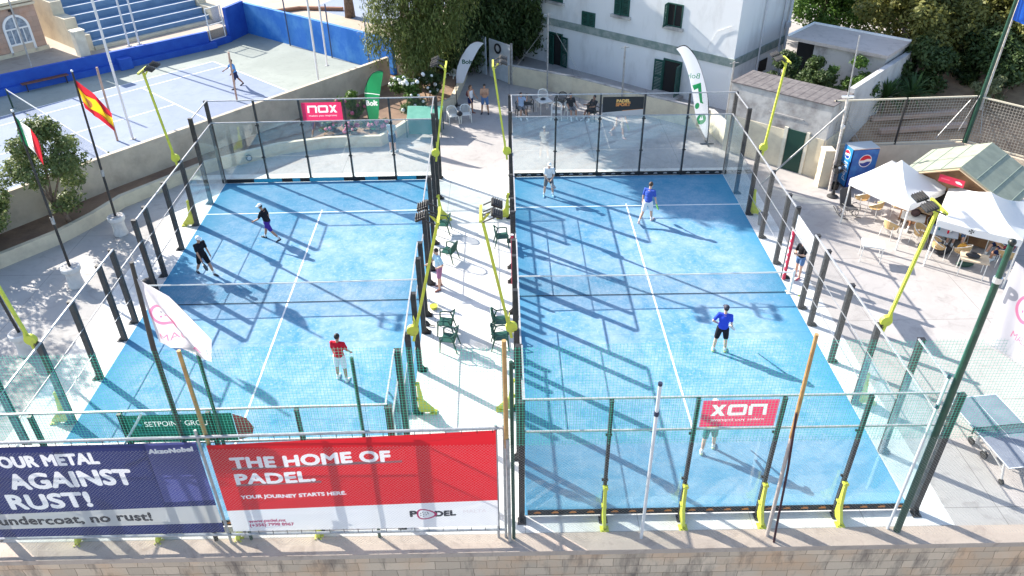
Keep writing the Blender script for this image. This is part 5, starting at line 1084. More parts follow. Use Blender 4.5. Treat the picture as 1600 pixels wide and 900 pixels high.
def person(label, loc, face, pose, look, h=1.75, z=0.0, group=None):
    S = h / 1.75; P = dict(legL=(0, 0, 4), legR=(0, 0, 4), lean=3, armL=(5, 10, 15), armR=(5, 10, 15), nod=5, turn=0, bendx=0); P.update(pose)
    rad = math.radians; V3 = Vector; J = {}
    for s, k in ((-1, 'L'), (1, 'R')):
        a, kb, sp = [rad(x) for x in P['leg' + k]]
        hip = V3((s * 0.09, 0, 0)); d1 = V3((s * math.sin(sp), math.sin(a), -math.cos(a))).normalized(); kn = hip + d1 * 0.44
        d2 = V3((s * math.sin(sp) * 0.6, math.sin(a - kb), -math.cos(a - kb))).normalized(); an = kn + d2 * 0.42
        ft = V3((s * 0.12, math.cos((a - kb) * 0.7), math.sin((a - kb) * 0.7) * (1 if a - kb < 0 else 0.3))).normalized(); J[k] = (hip, kn, an, ft)
    l = rad(P['lean']); up_ = V3((math.sin(rad(P['bendx'])), math.sin(l), math.cos(l))).normalized(); X = V3((1, 0, 0)); fwd = X.cross(up_) * -1
    fwd = up_.cross(X) * -1 if fwd.y < 0 else fwd
    waist = up_ * 0.14; chest = up_ * 0.36; shl = up_ * 0.47; neck = up_ * 0.54
    hd = neck + up_ * 0.10 + V3((0, math.sin(rad(P['nod'])) * 0.06 + 0.015, 0.04)); Hq = Matrix.Rotation(rad(P['turn']), 3, 'Z') @ Matrix.Rotation(-rad(P['nod']), 3, 'X')
    A = {}
    for s, k in ((-1, 'L'), (1, 'R')):
        sh = shl + X * s * 0.18; arm = P['arm' + k]
        f, ab, eb = [rad(x) for x in arm[:3]]
        d1 = V3((s * math.sin(ab), math.sin(f) * math.cos(ab), -math.cos(f) * math.cos(ab))); el = sh + d1 * 0.29
        if len(arm) > 3: d2 = V3(arm[3]).normalized()
        else: d2 = V3((s * math.sin(ab) * 0.4, math.sin(f + eb), -math.cos(f + eb))).normalized()
        wr = el + d2 * 0.25; A[k] = (sh, el, wr, d2)
    low = min(J[k][2].z for k in 'LR') - 0.085
    t = thing('person', label, 'person', (loc[0], loc[1], z), math.atan2(-face[0], face[1]), group)
    T = lambda v: (v - V3((0, 0, low))) * S
    sk = look.get('skin', SK_A)
    b = MB()
    def cap(pts, r): capsule(b, [T(p) for p in pts], [x * S for x in r])
    for k, s in (('L', -1), ('R', 1)):
        hip, kn, an, ft = J[k]; cap([hip, hip.lerp(kn, 0.5), kn], [0.088, 0.075, 0.055]); cap([kn, kn.lerp(an, 0.35), an], [0.055, 0.056, 0.036])
        cap([an + V3((0, -0.015, -0.035)), an + ft * 0.16 + V3((0, 0, -0.055))], [0.04, 0.03])
        sh, el, wr, d2 = A[k]; cap([sh, sh.lerp(el, 0.5), el], [0.056, 0.048, 0.038]); cap([el, el.lerp(wr, 0.35), wr], [0.038, 0.038, 0.026])
        # hand: palm, four unequal bent fingers and a thumb
        side = d2.cross(V3((s, 0, 0.2))).normalized(); pn = d2.cross(side).normalized(); pc_ = wr + d2 * 0.05
        cap([wr, pc_], [0.027, 0.034]); 
        curl = look.get('curl', 0.6)
        for i, ln in enumerate((0.068, 0.078, 0.072, 0.056)):
            r0 = wr + d2 * 0.08 + side * (0.027 - 0.018 * i); m1 = r0 + d2 * ln * 0.55 - pn * s * ln * 0.25 * curl; m2 = m1 + d2 * ln * 0.30 - pn * s * ln * 0.55 * curl
            b.tube([T(r0), T(m1), T(m2)], [0.010 * S, 0.009 * S, 0.0075 * S], 6)
        r0 = wr + d2 * 0.03 + side * 0.025; b.tube([T(r0), T(r0 + side * 0.035 + d2 * 0.03), T(r0 + side * 0.035 + d2 * 0.065)], [0.012 * S, 0.010 * S, 0.008 * S], 6)
    for p, rx, ry, rz in ((V3((0, 0, 0.02)), 0.158, 0.115, 0.12), (waist, 0.138, 0.098, 0.13), (up_ * 0.28, 0.155, 0.108, 0.14), (chest, 0.172, 0.112, 0.13), (up_ * 0.44, 0.165, 0.09, 0.08)): b.ball(T(p), (rx * S, ry * S, rz * S), 14, 9)
    cap([shl, neck, hd], [0.06, 0.052, 0.05]); 
    def hb(c, r): b.ball(T(hd + Hq @ V3(c)), tuple(x * S for x in r), 14, 10, rot=Hq)
    hb((0, 0, 0.015), (0.074, 0.092, 0.105)); hb((0, 0.03, -0.06), (0.052, 0.058, 0.055)); hb((0, 0.095, -0.012), (0.011, 0.018, 0.022)); hb((0, 0.085, -0.055), (0.024, 0.012, 0.008))
    for s in (-1, 1): hb((s * 0.074, -0.005, 0.0), (0.012, 0.022, 0.03))
    remesh(b, 'body', sk, 0.0125 * S, t)
    for s in (-1, 1): MB().ball(T(hd + Hq @ V3((s * 0.028, 0.085, 0.015))), 0.009 * S, 6, 5).build('eye', eyem, t)
    # clothes
    b = MB(); sl = look.get('sleeve', 0.7)
    for p, rx, ry, rz in ((V3((0, 0, 0.05)), 0.172, 0.132, 0.10), (waist, 0.158, 0.122, 0.14), (up_ * 0.28, 0.170, 0.124, 0.14), (chest, 0.182, 0.124, 0.13), (up_ * 0.435, 0.165, 0.098, 0.07)): b.ball(T(p), (rx * S, ry * S, rz * S), 14, 9)
    if sl:
        for k in 'LR': sh, el, wr, d2 = A[k]; capsule(b, [T(shl), T(sh + up_ * 0.004), T(sh.lerp(el, sl))], [0.075 * S, 0.069 * S, 0.062 * S])
    remesh(b, 'shirt', look['shirt'], 0.016 * S, t)
    b = MB(); b.ball(T(V3((0, 0, 0.0))), (0.168 * S, 0.13 * S, 0.115 * S), 14, 9); sl = look.get('short', 0.8)
    for k in 'LR':
        hip, kn, an, ft = J[k]; e = hip.lerp(kn, sl) if sl <= 1 else an.lerp(kn, 0.12)
        capsule(b, [T(hip), T(hip.lerp(kn, 0.5)), T(e)] if sl <= 1 else [T(hip), T(kn), T(e)], [0.108 * S, 0.098 * S, (0.088 if sl <= 1 else 0.055) * S])
    remesh(b, 'shorts' if sl <= 1 else 'trousers', look['shorts'], 0.016 * S, t)
    for k in 'LR':
        hip, kn, an, ft = J[k]; b = MB(); capsule(b, [T(an + V3((0, -0.02, -0.04))), T(an + ft * 0.10 + V3((0, 0, -0.05))), T(an + ft * 0.19 + V3((0, 0, -0.06)))], [0.046 * S, 0.044 * S, 0.034 * S]); b.build('shoe', look.get('shoe', shoe_w), t, smooth=True)
        if look.get('sock', True): b = MB(); b.tube([T(an + V3((0, 0, -0.02))), T(an.lerp(kn, 0.28))], [0.043 * S, 0.047 * S], 10); b.build('sock', shoe_w if look.get('sock') != 'dark' else shoe_d, t, smooth=True)
    hr = look.get('hair', hair_d); b = MB(); b.ball(T(hd + Hq @ V3((0, -0.014, 0.032))), (0.083 * S, 0.094 * S, 0.098 * S), 14, 10, rot=Hq)
    if look.get('long'): capsule(b, [T(hd + Hq @ V3((0, -0.07, 0.0))), T(hd + Hq @ V3((0, -0.10, -0.18)))], [0.075 * S, 0.045 * S])
    if look.get('cap') is None: b.build('hair', hr, t, smooth=True)
    else:
        b.build('hair', hr, t, smooth=True); b = MB(); b.ball(T(hd + Hq @ V3((0, -0.004, 0.055))), (0.09 * S, 0.105 * S, 0.085 * S), 14, 10, rot=Hq)
        br = [T(hd + Hq @ V3((math.sin(q) * 0.085, (0.07 + 0.11 * math.cos(q)) if abs(q) < 1.5 else 0.06, 0.055))) for q in [-1.5 + 3.0 * i / 10 for i in range(11)]]; b.prism(br, (0, 0, 0.012 * S)); b.build('cap', look['cap'], t, smooth=False)
    t['_hr'] = 0; del t['_hr']
    M_ = Matrix.Translation(V3((loc[0], loc[1], z))) @ Matrix.Rotation(math.atan2(-face[0], face[1]), 4, 'Z')
    return {k: (M_ @ T(A[k][2] + A[k][3] * 0.07), (M_.to_3x3() @ A[k][3]).normalized()) for k in 'LR'}
def racket(hand, label, col, tilt=(0, 0, 0)):
    p, d = hand; d = (d + Vector(tilt)).normalized(); t = thing('padel_racket', label, 'racket', p); q = Vector((0, 0, 1)).rotation_difference(d); t.rotation_mode = 'QUATERNION'; t.rotation_quaternion = q
    MB().tube([(0, 0, -0.07), (0, 0, 0.10)], 0.018, 8).build('handle', rubber, t)
    ol = [(0.02, 0.10), (0.05, 0.14)] + [(0.13 * math.cos(a), 0.28 + 0.145 * math.sin(a)) for a in [-0.9 + (2 * 0.9 + math.pi) * k / 22 for k in range(23)]] + [(-0.05, 0.14), (-0.02, 0.10)]
    b = MB(); b.prism([(x, -0.018, z_) for x, z_ in ol], (0, 0.036, 0)); b.build('face', col, t)
    b = MB()
    for i in range(-2, 3):
        for j in range(-2, 3):
            if abs(i) + abs(j) < 4: b.box((i * 0.035, 0, 0.29 + j * 0.035), (0.011, 0.038, 0.011))
    b.build('hole', rubber, t)
black_s = cl('black_jersey', (0.014, 0.014, 0.018)); purple = cl('purple_jersey', (0.07, 0.03, 0.26)); redj = cl('red_jersey', (0.55, 0.012, 0.03)); whitej = cl('white_jersey', (0.76, 0.75, 0.75)); bluej = cl('blue_jersey', (0.05, 0.10, 0.42)); royal = cl('royal_jersey', (0.03, 0.07, 0.55)); neon = cl('neon_jersey', (0.50, 0.70, 0.02)); tealj = cl('teal_jersey', (0.03, 0.14, 0.17)); sky_j = cl('sky_jersey', (0.42, 0.62, 0.72)); pinkj = cl('mauve_jersey', (0.38, 0.16, 0.26)); denim = cl('denim', (0.10, 0.18, 0.34)); greyj = cl('grey_jersey', (0.16, 0.16, 0.17)); tanj = cl('tan_jersey', (0.46, 0.27, 0.18)); lblue = cl('pale_blue_jersey', (0.36, 0.46, 0.62)); slate = cl('slate_jersey', (0.26, 0.34, 0.38)); navyj = cl('navy_jersey', (0.02, 0.03, 0.09))
capw = mat('white_cap', (0.78, 0.78, 0.76), 0.7); capb = mat('dark_cap', (0.03, 0.03, 0.05), 0.7)
rk_g = mat('lime_racket', (0.16, 0.48, 0.03), 0.4); rk_d = mat('black_racket', (0.02, 0.02, 0.025), 0.4); rk_gr = mat('grey_racket', (0.3, 0.3, 0.32), 0.4)
h = person('player in black shirt and purple shorts with white cap walking left', (-10.08, 14.42), (-1, 0.25), dict(legL=(-26, 22, 3), legR=(24, 8, 3), lean=12, armL=(26, 7, 35), armR=(-14, 10, 22), nod=22), dict(shirt=black_s, shorts=purple, cap=capw, shoe=shoe_d, skin=SK_A), 1.74)
h = person('player all in black with white cap stepping towards the net', (-11.95, 11.9), (0.8, -0.6), dict(legL=(26, 6, 3), legR=(-18, 14, 3), lean=5, armL=(6, 8, 18), armR=(22, 8, 18), nod=8), dict(shirt=black_s, shorts=cl('black_shorts', (0.012, 0.012, 0.014)), cap=capw, shoe=shoe_d, skin=SK_A), 1.78); racket(h['R'], 'black padel racket held by the player all in black', rk_d)
person('player in red shirt and white shorts seen from behind', (-5.62, 5.5), (0.2, 1), dict(legL=(4, 4, 6), legR=(-4, 2, 6), lean=4, armL=(10, 9, 10), armR=(14, 9, 28), nod=10, turn=-15), dict(shirt=redj, shorts=whitej, hair=hair_d, skin=SK_A), 1.80)
h = person('player in white shirt and cap waiting by the far left glass', (1.6, 18.05), (0.05, -1), dict(legL=(6, 6, 10), legR=(6, 6, 10), lean=12, armL=(25, 6, 30, (0.55, 0.45, -0.7)), armR=(25, 6, 30, (-0.55, 0.45, -0.7)), nod=5), dict(shirt=whitej, shorts=greyj, cap=capw, shoe=mat('blue_shoe', (0.2, 0.4, 0.55), 0.6), skin=SK_B), 1.72); racket(h['L'], 'dark padel racket resting across the white shirted player\'s hands', rk_gr, (0.8, 0, 0.4))
h = person('player in blue shirt and white shorts walking to the far glass', (5.62, 15.45), (0.55, 0.85), dict(legL=(-24, 20, 2), legR=(18, 6, 3), lean=10, armL=(-10, 10, 15), armR=(12, 8, 14), nod=14), dict(shirt=bluej, shorts=whitej, hair=hair_b, shoe=mat('pink_shoe', (0.68, 0.5, 0.5), 0.6), skin=SK_B), 1.88); racket(h['R'], 'lime green padel racket held by the walking player', rk_g)
h = person('player in royal blue shirt and black shorts in the near half', (6.62, 6.62), (0.35, 0.95), dict(legL=(-3, 2, 8), legR=(5, 6, 7), lean=5, armL=(-18, 30, 40, (0.55, 0.55, -0.6)), armR=(14, 9, 25), nod=10, turn=20), dict(shirt=royal, shorts=black_s, cap=capb, shoe=mat('lemon_shoe', (0.6, 0.66, 0.25), 0.6), skin=SK_B), 1.82); racket(h['R'], 'white padel racket held low by the royal blue player', mat('white_racket', (0.6, 0.6, 0.58), 0.4))
h = person('player in neon yellow top partly behind the near pink banner', (5.22, 2.15), (0.3, 1), dict(legL=(-6, 12, 5), legR=(14, 8, 5), lean=16, armL=(25, 8, 40), armR=(18, 14, 20), nod=10), dict(shirt=neon, shorts=tealj, cap=capw, shoe=mat('pale_lime_shoe', (0.62, 0.70, 0.42), 0.6), skin=SK_B), 1.78); racket(h['R'], 'dark teal padel racket held by the neon player', mat('teal_racket', (0.02, 0.09, 0.10), 0.4))
person('man in pale aqua tee with hand on hip watching from the aisle', (-2.85, 10.65), (-0.9, -0.45), dict(legL=(10, 10, 4), legR=(-6, 2, 5), lean=3, armL=(-14, 32, 40, (0.6, 0.5, -0.55)), armR=(16, 10, 50), nod=12), dict(shirt=sky_j, shorts=pinkj, hair=hair_d, shoe=mat('brown_shoe', (0.25, 0.10, 0.08), 0.6), sock=False, skin=SK_B), 1.76)
person('woman in black top and denim shorts standing in the right doorway', (10.62, 11.0), (-0.85, -0.5), dict(legL=(3, 3, 3), legR=(-3, 2, 3), lean=3, armL=(25, 6, 80, (0.75, 0.5, 0.05)), armR=(25, 6, 80, (-0.75, 0.5, 0.05)), nod=10), dict(shirt=black_s, shorts=denim, short=0.6, hair=hair_d, long=True, shoe=mat('rose_shoe', (0.45, 0.1, 0.12), 0.6), sock=False, skin=SK_B), 1.68)
person('woman in white top with a backpack standing beside the pale feather flag', (-2.2, 28.3), (0.75, -0.65), dict(armL=(20, 8, 30), armR=(15, 8, 25), lean=2), dict(shirt=whitej, shorts=navyj, short=0.55, hair=hair_b, long=True, shoe=mat('brown_shoe', (0.2, 0.1, 0.07)), sock=False, skin=SK_A, sleeve=0), 1.66)
t = thing('backpack', 'dark red backpack on the back of the woman in white', 'backpack', (-2.33, 28.43, 1.1), math.atan2(-0.75, -0.65)); MB().ball((0, 0, 0), (0.13, 0.09, 0.2), 10, 8).build('bag', mat('maroon_bag', (0.12, 0.02, 0.03), 0.7), t, smooth=True); b = MB(); b.ball((0, -0.08, -0.05), (0.09, 0.04, 0.09), 8, 6); b.build('pocket', mat('maroon_bag2', (0.09, 0.02, 0.03), 0.7), t, smooth=True)
person('man in tan shirt and denim shorts looking down at his hands', (-1.4, 28.25), (-0.1, -1), dict(legR=(0, 0, 8), legL=(0, 0, 8), armL=(20, 6, 70, (0.55, 0.75, 0.2)), armR=(20, 6, 70, (-0.55, 0.75, 0.2)), nod=30), dict(shirt=tanj, shorts=denim, hair=hair_d, shoe=shoe_d, sock=False, skin=SK_A), 1.74)
person('tennis player in light blue shirt reaching left on the blue court', (-16.15, 31.7), (-0.75, -0.65), dict(legL=(24, 14, 6), legR=(-24, 12, 6), lean=8, armL=(25, 35, 30), armR=(40, 20, 25), nod=5), dict(shirt=cl('azure_jersey', (0.10, 0.30, 0.62)), shorts=navyj, hair=hair_d, skin=SK_C, shoe=shoe_d, sock=False), 1.78, TZ)
person('person in slate shirt standing by the cream planter behind the far glass', (-6.0, 23.2), (0.2, 1), dict(armL=(5, 6, 10), armR=(5, 6, 10)), dict(shirt=slate, shorts=navyj, hair=mat('grey_hair', (0.3, 0.26, 0.22), 0.7), sock=False, skin=SK_B), 1.70)
SIT = dict(legL=(82, 78, 7), legR=(84, 70, 7), lean=-8)
def seated(label, loc, face, extra, look, h=1.74, z=0.0): pz = dict(SIT); pz.update(extra); return person(label, loc, face, pz, look, h, z, None)
seated('seated man in pale blue shirt with hands at his head', (0.62, 27.75), (0.25, -1), dict(armL=(70, 15, 110), armR=(70, 15, 110)), dict(shirt=lblue, shorts=greyj, hair=hair_d, skin=SK_A))
seated('seated spectator in black shirt right of the empty white chair', (3.35, 27.55), (0.3, -1), dict(armL=(30, 10, 40), armR=(30, 10, 40)), dict(shirt=black_s, shorts=greyj, hair=hair_d, skin=SK_A))
seated('seated spectator in black shirt nearest the garden wall facing left', (4.55, 27.2), (-0.8, -0.6), dict(armL=(40, 8, 60), armR=(40, 8, 60)), dict(shirt=black_s, shorts=black_s, hair=hair_d, skin=SK_C))
person('diner in red top under the right gazebo', (17.9, 13.3), (-0.6, -0.8), dict(SIT), dict(shirt=redj, shorts=denim, hair=hair_b, long=True, skin=SK_B), 1.7)
person('diner in black top under the right gazebo beside the laid table', (17.1, 13.9), (0.3, -0.9), dict(SIT), dict(shirt=black_s, shorts=denim, hair=hair_d, skin=SK_A), 1.72)
person('diner in grey top leaning on one arm under the right gazebo', (19.0, 12.3), (-0.9, -0.3), dict(SIT, armL=(60, 10, 70)), dict(shirt=greyj, shorts=navyj, hair=hair_d, skin=SK_B), 1.7)

person('diner in white top at the back of the right gazebo', (18.6, 13.9), (-0.3, -1), dict(SIT, armR=(50, 10, 60)), dict(shirt=whitej, shorts=denim, hair=hair_b, long=True, skin=SK_A), 1.66)
person('diner in maroon top with bare legs at the right edge of the gazebo shade', (18.75, 11.55), (-0.5, 0.85), dict(SIT, armL=(45, 10, 70)), dict(shirt=cl('maroon_jersey', (0.20, 0.02, 0.04)), shorts=navyj, hair=hair_d, skin=SK_A), 1.72)
person('diner in dark top under the left gazebo', (16.75, 14.75), (-0.5, -0.85), dict(SIT, armL=(45, 10, 70)), dict(shirt=black_s, shorts=greyj, hair=hair_d, skin=SK_C), 1.72)
person('diner in pink top leaning over the laid table', (17.55, 13.45), (-0.75, -0.55), dict(SIT, lean=12, armL=(55, 10, 50), armR=(50, 10, 50)), dict(shirt=cl('rose_jersey', (0.45, 0.16, 0.20)), shorts=denim, hair=hair_d, long=True, skin=SK_B), 1.64)

# ---------------------------------------------------------------- seats
def armchair(name, m, label, loc, rz, group):
    t = thing(name, label, 'chair', loc, rz, group)
    b = MB(); b.prism([(-0.25, -0.24, 0.42), (0.25, -0.24, 0.42), (0.22, 0.22, 0.40), (-0.22, 0.22, 0.40)], (0, 0, 0.03)); b.build('seat', m, t)
    b = MB()
    for k in range(7):
        x = -0.20 + k * 0.067; zt = 0.86 - 0.9 * x * x; b.bar((x * 0.95, 0.20, 0.42), (x * 1.1, 0.29 - 0.3 * x * x, zt), 0.052, 0.018)
    pts = [(-0.27, 0.10, 0.62), (-0.26, 0.24, 0.74), (-0.16, 0.29, 0.84), (0, 0.31, 0.87), (0.16, 0.29, 0.84), (0.26, 0.24, 0.74), (0.27, 0.10, 0.62)]; b.tube(pts, 0.024, 7); b.build('backrest', m, t)
    for s in (-1, 1):
        b = MB(); b.tube([(s * 0.27, 0.12, 0.64), (s * 0.29, -0.10, 0.655), (s * 0.28, -0.25, 0.62)], 0.026, 7); b.build('armrest', m, t)
        b = MB(); b.tube([(s * 0.28, -0.25, 0.62), (s * 0.265, -0.25, 0.42), (s * 0.29, -0.28, 0.0)], [0.024, 0.03, 0.02], 7); b.build('leg', m, t)
        b = MB(); b.tube([(s * 0.27, 0.12, 0.62), (s * 0.24, 0.20, 0.40), (s * 0.27, 0.30, 0.0)], [0.024, 0.03, 0.02], 7); b.build('leg', m, t)
    return t
g0 = armchair('garden_chair', green, 'dark green plastic chair near the far yellow brace in the aisle', (-2.95, 14.85, 0), R(-95), 'green garden chairs along the aisle')
for x, y, a, lab in ((-2.6, 12.65, -115, 'dark green plastic chair standing apart just beyond the aisle man'), (-2.45, 7.95, -95, 'green plastic chair with a racket bag beside it in the aisle'), (-2.3, 7.05, -100, 'green plastic chair nearest the navy and red banners in the aisle'), (-0.55, 13.75, 95, 'green plastic chair against the right court beyond the red padded post'), (-0.62, 8.0, 90, 'green plastic chair against the right court, far one of the near pair'), (-0.62, 7.1, 92, 'green plastic chair against the right court behind the bamboo pole')): dup(g0, (x, y, 0), R(a), lab)
w0 = armchair('plastic_chair', wplast, 'white plastic chair left of its twin beneath the narrow feather flag', (-3.15, 26.95, 0), R(200), 'white plastic chairs of the spectators')
for x, y, a, lab in ((-2.45, 27.15, 190, 'white plastic chair right of its twin beneath the narrow feather flag'), (-3.5, 33.2, 150, 'white plastic chair lying in shade by the sheet gate'), (1.9, 29.4, 180, 'white plastic chair behind the small white table'), (2.55, 27.3, 175, 'empty white plastic chair right of the small white table'), (3.35, 27.55, 197, 'white plastic chair under the black shirted spectator')): dup(w0, (x, y, 0), R(a - 180), lab)
w0.rotation_euler = (0, 0, R(20))
k0 = armchair('dark_chair', rubber, 'dark chair under the man in pale blue', (0.62, 27.75, 0), R(14), 'dark chairs of the spectators')
for x, y, a, lab in ((4.55, 27.2, 233 - 180, 'dark chair under the spectator nearest the garden wall'), (1.0, 28.6, 10, 'empty dark chair behind the man in pale blue'), (2.9, 28.9, -30, 'empty dark chair right of the small white table')): dup(k0, (x, y, 0), R(a) if a < 180 else R(a), lab)
k0.rotation_euler = (0, 0, R(14))
# cafe chairs with tan shell on white tube legs
tan_ = mat('tan_wicker', (0.62, 0.42, 0.20), 0.7, col2=(0.52, 0.34, 0.16), scale=30); wtub = mat('white_tube', (0.78, 0.76, 0.72), 0.4, 0.2)
def cafe_chair(label, loc, rz):
    t = thing('cafe_chair', label, 'chair', loc, rz, 'tan cafe chairs by the gazebos')
    b = MB(); b.slab([(0.25 * math.cos(a), 0.25 * math.sin(a)) for a in [2 * math.pi * k / 16 for k in range(16)]], 0.43, 0.46); b.build('seat', tan_, t)
    b = MB(); n = 14
    for k in range(n):
        a0, a1 = -0.35 + (math.pi + 0.7) * k / n, -0.35 + (math.pi + 0.7) * (k + 1) / n
        z0 = 0.64 + 0.18 * math.sin((a0 + a1) / 2)
        b.prism([(0.27 * math.cos(a0), 0.27 * math.sin(a0), 0.52), (0.27 * math.cos(a1), 0.27 * math.sin(a1), 0.52), (0.31 * math.cos(a1), 0.31 * math.sin(a1), 0.64 + 0.18 * math.sin(a1)), (0.31 * math.cos(a0), 0.31 * math.sin(a0), 0.64 + 0.18 * math.sin(a0))], Vector((math.cos(a0), math.sin(a0), 0)) * 0.015)
    b.build('backrest', tan_, t)
    b = MB(); b.tube([(0.31 * math.cos(a), 0.31 * math.sin(a), 0.65 + 0.18 * math.sin(a)) for a in [-0.35 + (math.pi + 0.7) * k / 14 for k in range(15)]], 0.014, 6); b.build('rim', wtub, t)
    for sx, sy in ((-1, -1), (1, -1), (-1, 1), (1, 1)): b = MB(); b.tube([(sx * 0.24, sy * 0.20, 0.60), (sx * 0.22, sy * 0.20, 0.44), (sx * 0.26, sy * 0.25, 0)], 0.014, 6); b.build('leg', wtub, t)
    return t
c0 = cafe_chair('tan cafe chair nearest the drinks fridge', (15.15, 16.5, 0), R(200))
for x, y, a, lab in ((15.4, 15.65, 215, 'tan cafe chair just right of the black rocking chair'), (16.45, 15.75, 160, 'tan cafe chair under the left gazebo by its leg'), (15.35, 13.95, 120, 'tan cafe chair nearest the pair of white tables'), (16.3, 13.35, 30, 'tan cafe chair turned from view beside the near mast'), (16.55, 12.35, 70, 'tan cafe chair between the mast and the laid table'), (17.25, 12.0, 200, 'tan cafe chair holding a mustard bag'), (17.2, 14.9, 220, 'tan cafe chair in the shade between the two gazebos'), (17.9, 13.3, 37, 'tan cafe chair under the diner in red'), (17.1, 13.9, -18, 'tan cafe chair under the diner in black'), (19.0, 12.3, 70, 'tan cafe chair under the diner in grey'), (18.6, 13.9, 17, 'tan cafe chair under the diner in white'), (18.75, 11.55, 150, 'tan cafe chair under the diner in maroon'), (16.75, 14.75, 30, 'tan cafe chair under the diner in dark clothes'), (17.55, 13.45, 54, 'tan cafe chair under the diner in pink')): dup(c0, (x, y, 0), R(a), lab)
def table(name, label, loc, rz, sx, sy, h, mt, ml, group):
    t = thing(name, label, 'table', loc, rz, group); b = MB(); b.box((0, 0, h - 0.02), (sx, sy, 0.035)); b.box((0, 0, h - 0.06), (sx - 0.1, sy - 0.1, 0.05)); b.build('table_top', mt, t)
    for x in (-1, 1):
        for y in (-1, 1): b = MB(); b.tube([(x * (sx / 2 - 0.05), y * (sy / 2 - 0.05), 0), (x * (sx / 2 - 0.06), y * (sy / 2 - 0.06), h - 0.04)], [0.016, 0.02], 7); b.build('leg', ml, t)
    return t
wt = mat('white_table_top', (0.78, 0.76, 0.72), 0.45); wdt = mat('pale_wood_top', (0.62, 0.50, 0.36), 0.6, col2=(0.52, 0.40, 0.28), scale=3)
TG = 'tables around the gazebos'
t0 = table('cafe_table', 'small bare white table standing alone on the plaza', (13.85, 12.2, 0), R(-18), 0.82, 0.62, 0.74, wt, wtub, TG)
table('cafe_table', 'small white table of the spectators behind the far fence', (1.9, 28.3, 0), R(20), 0.75, 0.75, 0.73, wt, wtub, TG)
table('cafe_table', 'pale wooden table with a dark bag at the near gazebo corner', (17.2, 11.05, 0), R(-25), 0.95, 0.72, 0.74, wdt, wtub, TG)
table('cafe_table', 'laid table with glasses beside the near mast', (17.0, 13.0, 0), R(-30), 1.0, 0.7, 0.74, mat('blue_grey_top', (0.36, 0.42, 0.48), 0.3), blk, TG)
table('cafe_table', 'white table under the left gazebo with a dark bag on it', (16.35, 14.3, 0), R(-30), 0.9, 0.7, 0.74, wt, blk, TG)
table('cafe_table', 'pale table deep in the shade of the right gazebo', (18.3, 12.9, 0), R(-30), 0.9, 0.7, 0.74, wdt, wtub, TG)
def bag(loc, r, m, label, rz=0.0):
    t = thing('bag', label, 'bag', loc, rz); b = MB(); b.ball((0, 0, r[2] * 0.9), r, 12, 8); b.build('bag_body', m, t, smooth=True)
    b = MB(); b.tube([(-r[0] * 0.5, 0, r[2] * 1.6), (-r[0] * 0.3, 0, r[2] * 2.2), (r[0] * 0.3, 0, r[2] * 2.2), (r[0] * 0.5, 0, r[2] * 1.6)], 0.012, 6); b.build('strap', m, t)
bk = mat('black_bag', (0.02, 0.02, 0.025), 0.7)
bag((17.1, 11.05, 0.74), (0.26, 0.15, 0.1), bk, 'dark bag lying on the pale wooden table', R(-25)); bag((16.4, 14.3, 0.74), (0.2, 0.14, 0.17), mat('brown_bag', (0.06, 0.03, 0.03), 0.7), 'dark brown bag on the white table under the left gazebo'); bag((17.25, 12.0, 0.46), (0.2, 0.14, 0.16), mat('mustard_bag', (0.50, 0.26, 0.03), 0.7), 'mustard bag on a tan cafe chair')
bag((16.9, 12.55, 0), (0.42, 0.2, 0.17), bk, 'black holdall on the ground under the laid table', R(20)); bag((1.85, 28.3, 0.73), (0.16, 0.11, 0.06), bk, 'dark bag on the spectators\' white table'); bag((17.3, 11.6, 0), (0.35, 0.16, 0.14), mat('green_bag', (0.02, 0.06, 0.04), 0.7), 'dark green holdall under the pale wooden table'); bag((-2.75, 26.8, 0.45), (0.16, 0.12, 0.13), bk, 'black bag on the white chairs under the feather flag')
b = MB(); gl_ = mat('drink_bottle', (0.05, 0.25, 0.30), 0.2)
for i, (x, y, m_, lab) in enumerate(((16.85, 13.15, 'drink_bottle', 'teal bottle on the laid table near its far end'), (17.05, 12.85, 'red_jersey', 'red tumbler in the middle of the laid table'), (17.2, 12.95, 'white_plastic', 'white cup at the right of the laid table'))):
    b = MB(); b.lathe([(0.035, 0), (0.036, 0.14), (0.014, 0.19), (0.014, 0.23)] if i == 0 else [(0.03, 0), (0.04, 0.12), (0.036, 0.121)], n=12); tag(b.build('bottle' if i == 0 else 'cup', MATS[m_], None, (x, y, 0.738), smooth=True), lab, 'bottle' if i == 0 else 'cup')
racket((Vector((-2.95, 8.25, 0.05)), Vector((-0.9, 0.3, 0.05)).normalized()), 'black padel racket leaning beside the aisle chair', rk_d)
ball_m = mat('ball_felt', (0.5, 0.62, 0.05), 0.9)
b = MB(); b.lathe([(0.10, 0), (0.15, 0.10), (0.15, 0.13), (0.13, 0.12)], n=16); tag(b.build('ball_tray', yel, None, (-3.0, 9.35, 0)), 'small yellow tray on the aisle floor by the net', 'tray')
tag(MB().ball((0, 0, 0.033), 0.033, 10, 8).build('padel_ball', ball_m, None, (10.3, 9.75, 0.004), smooth=True), 'yellow ball by the right net post', 'ball')

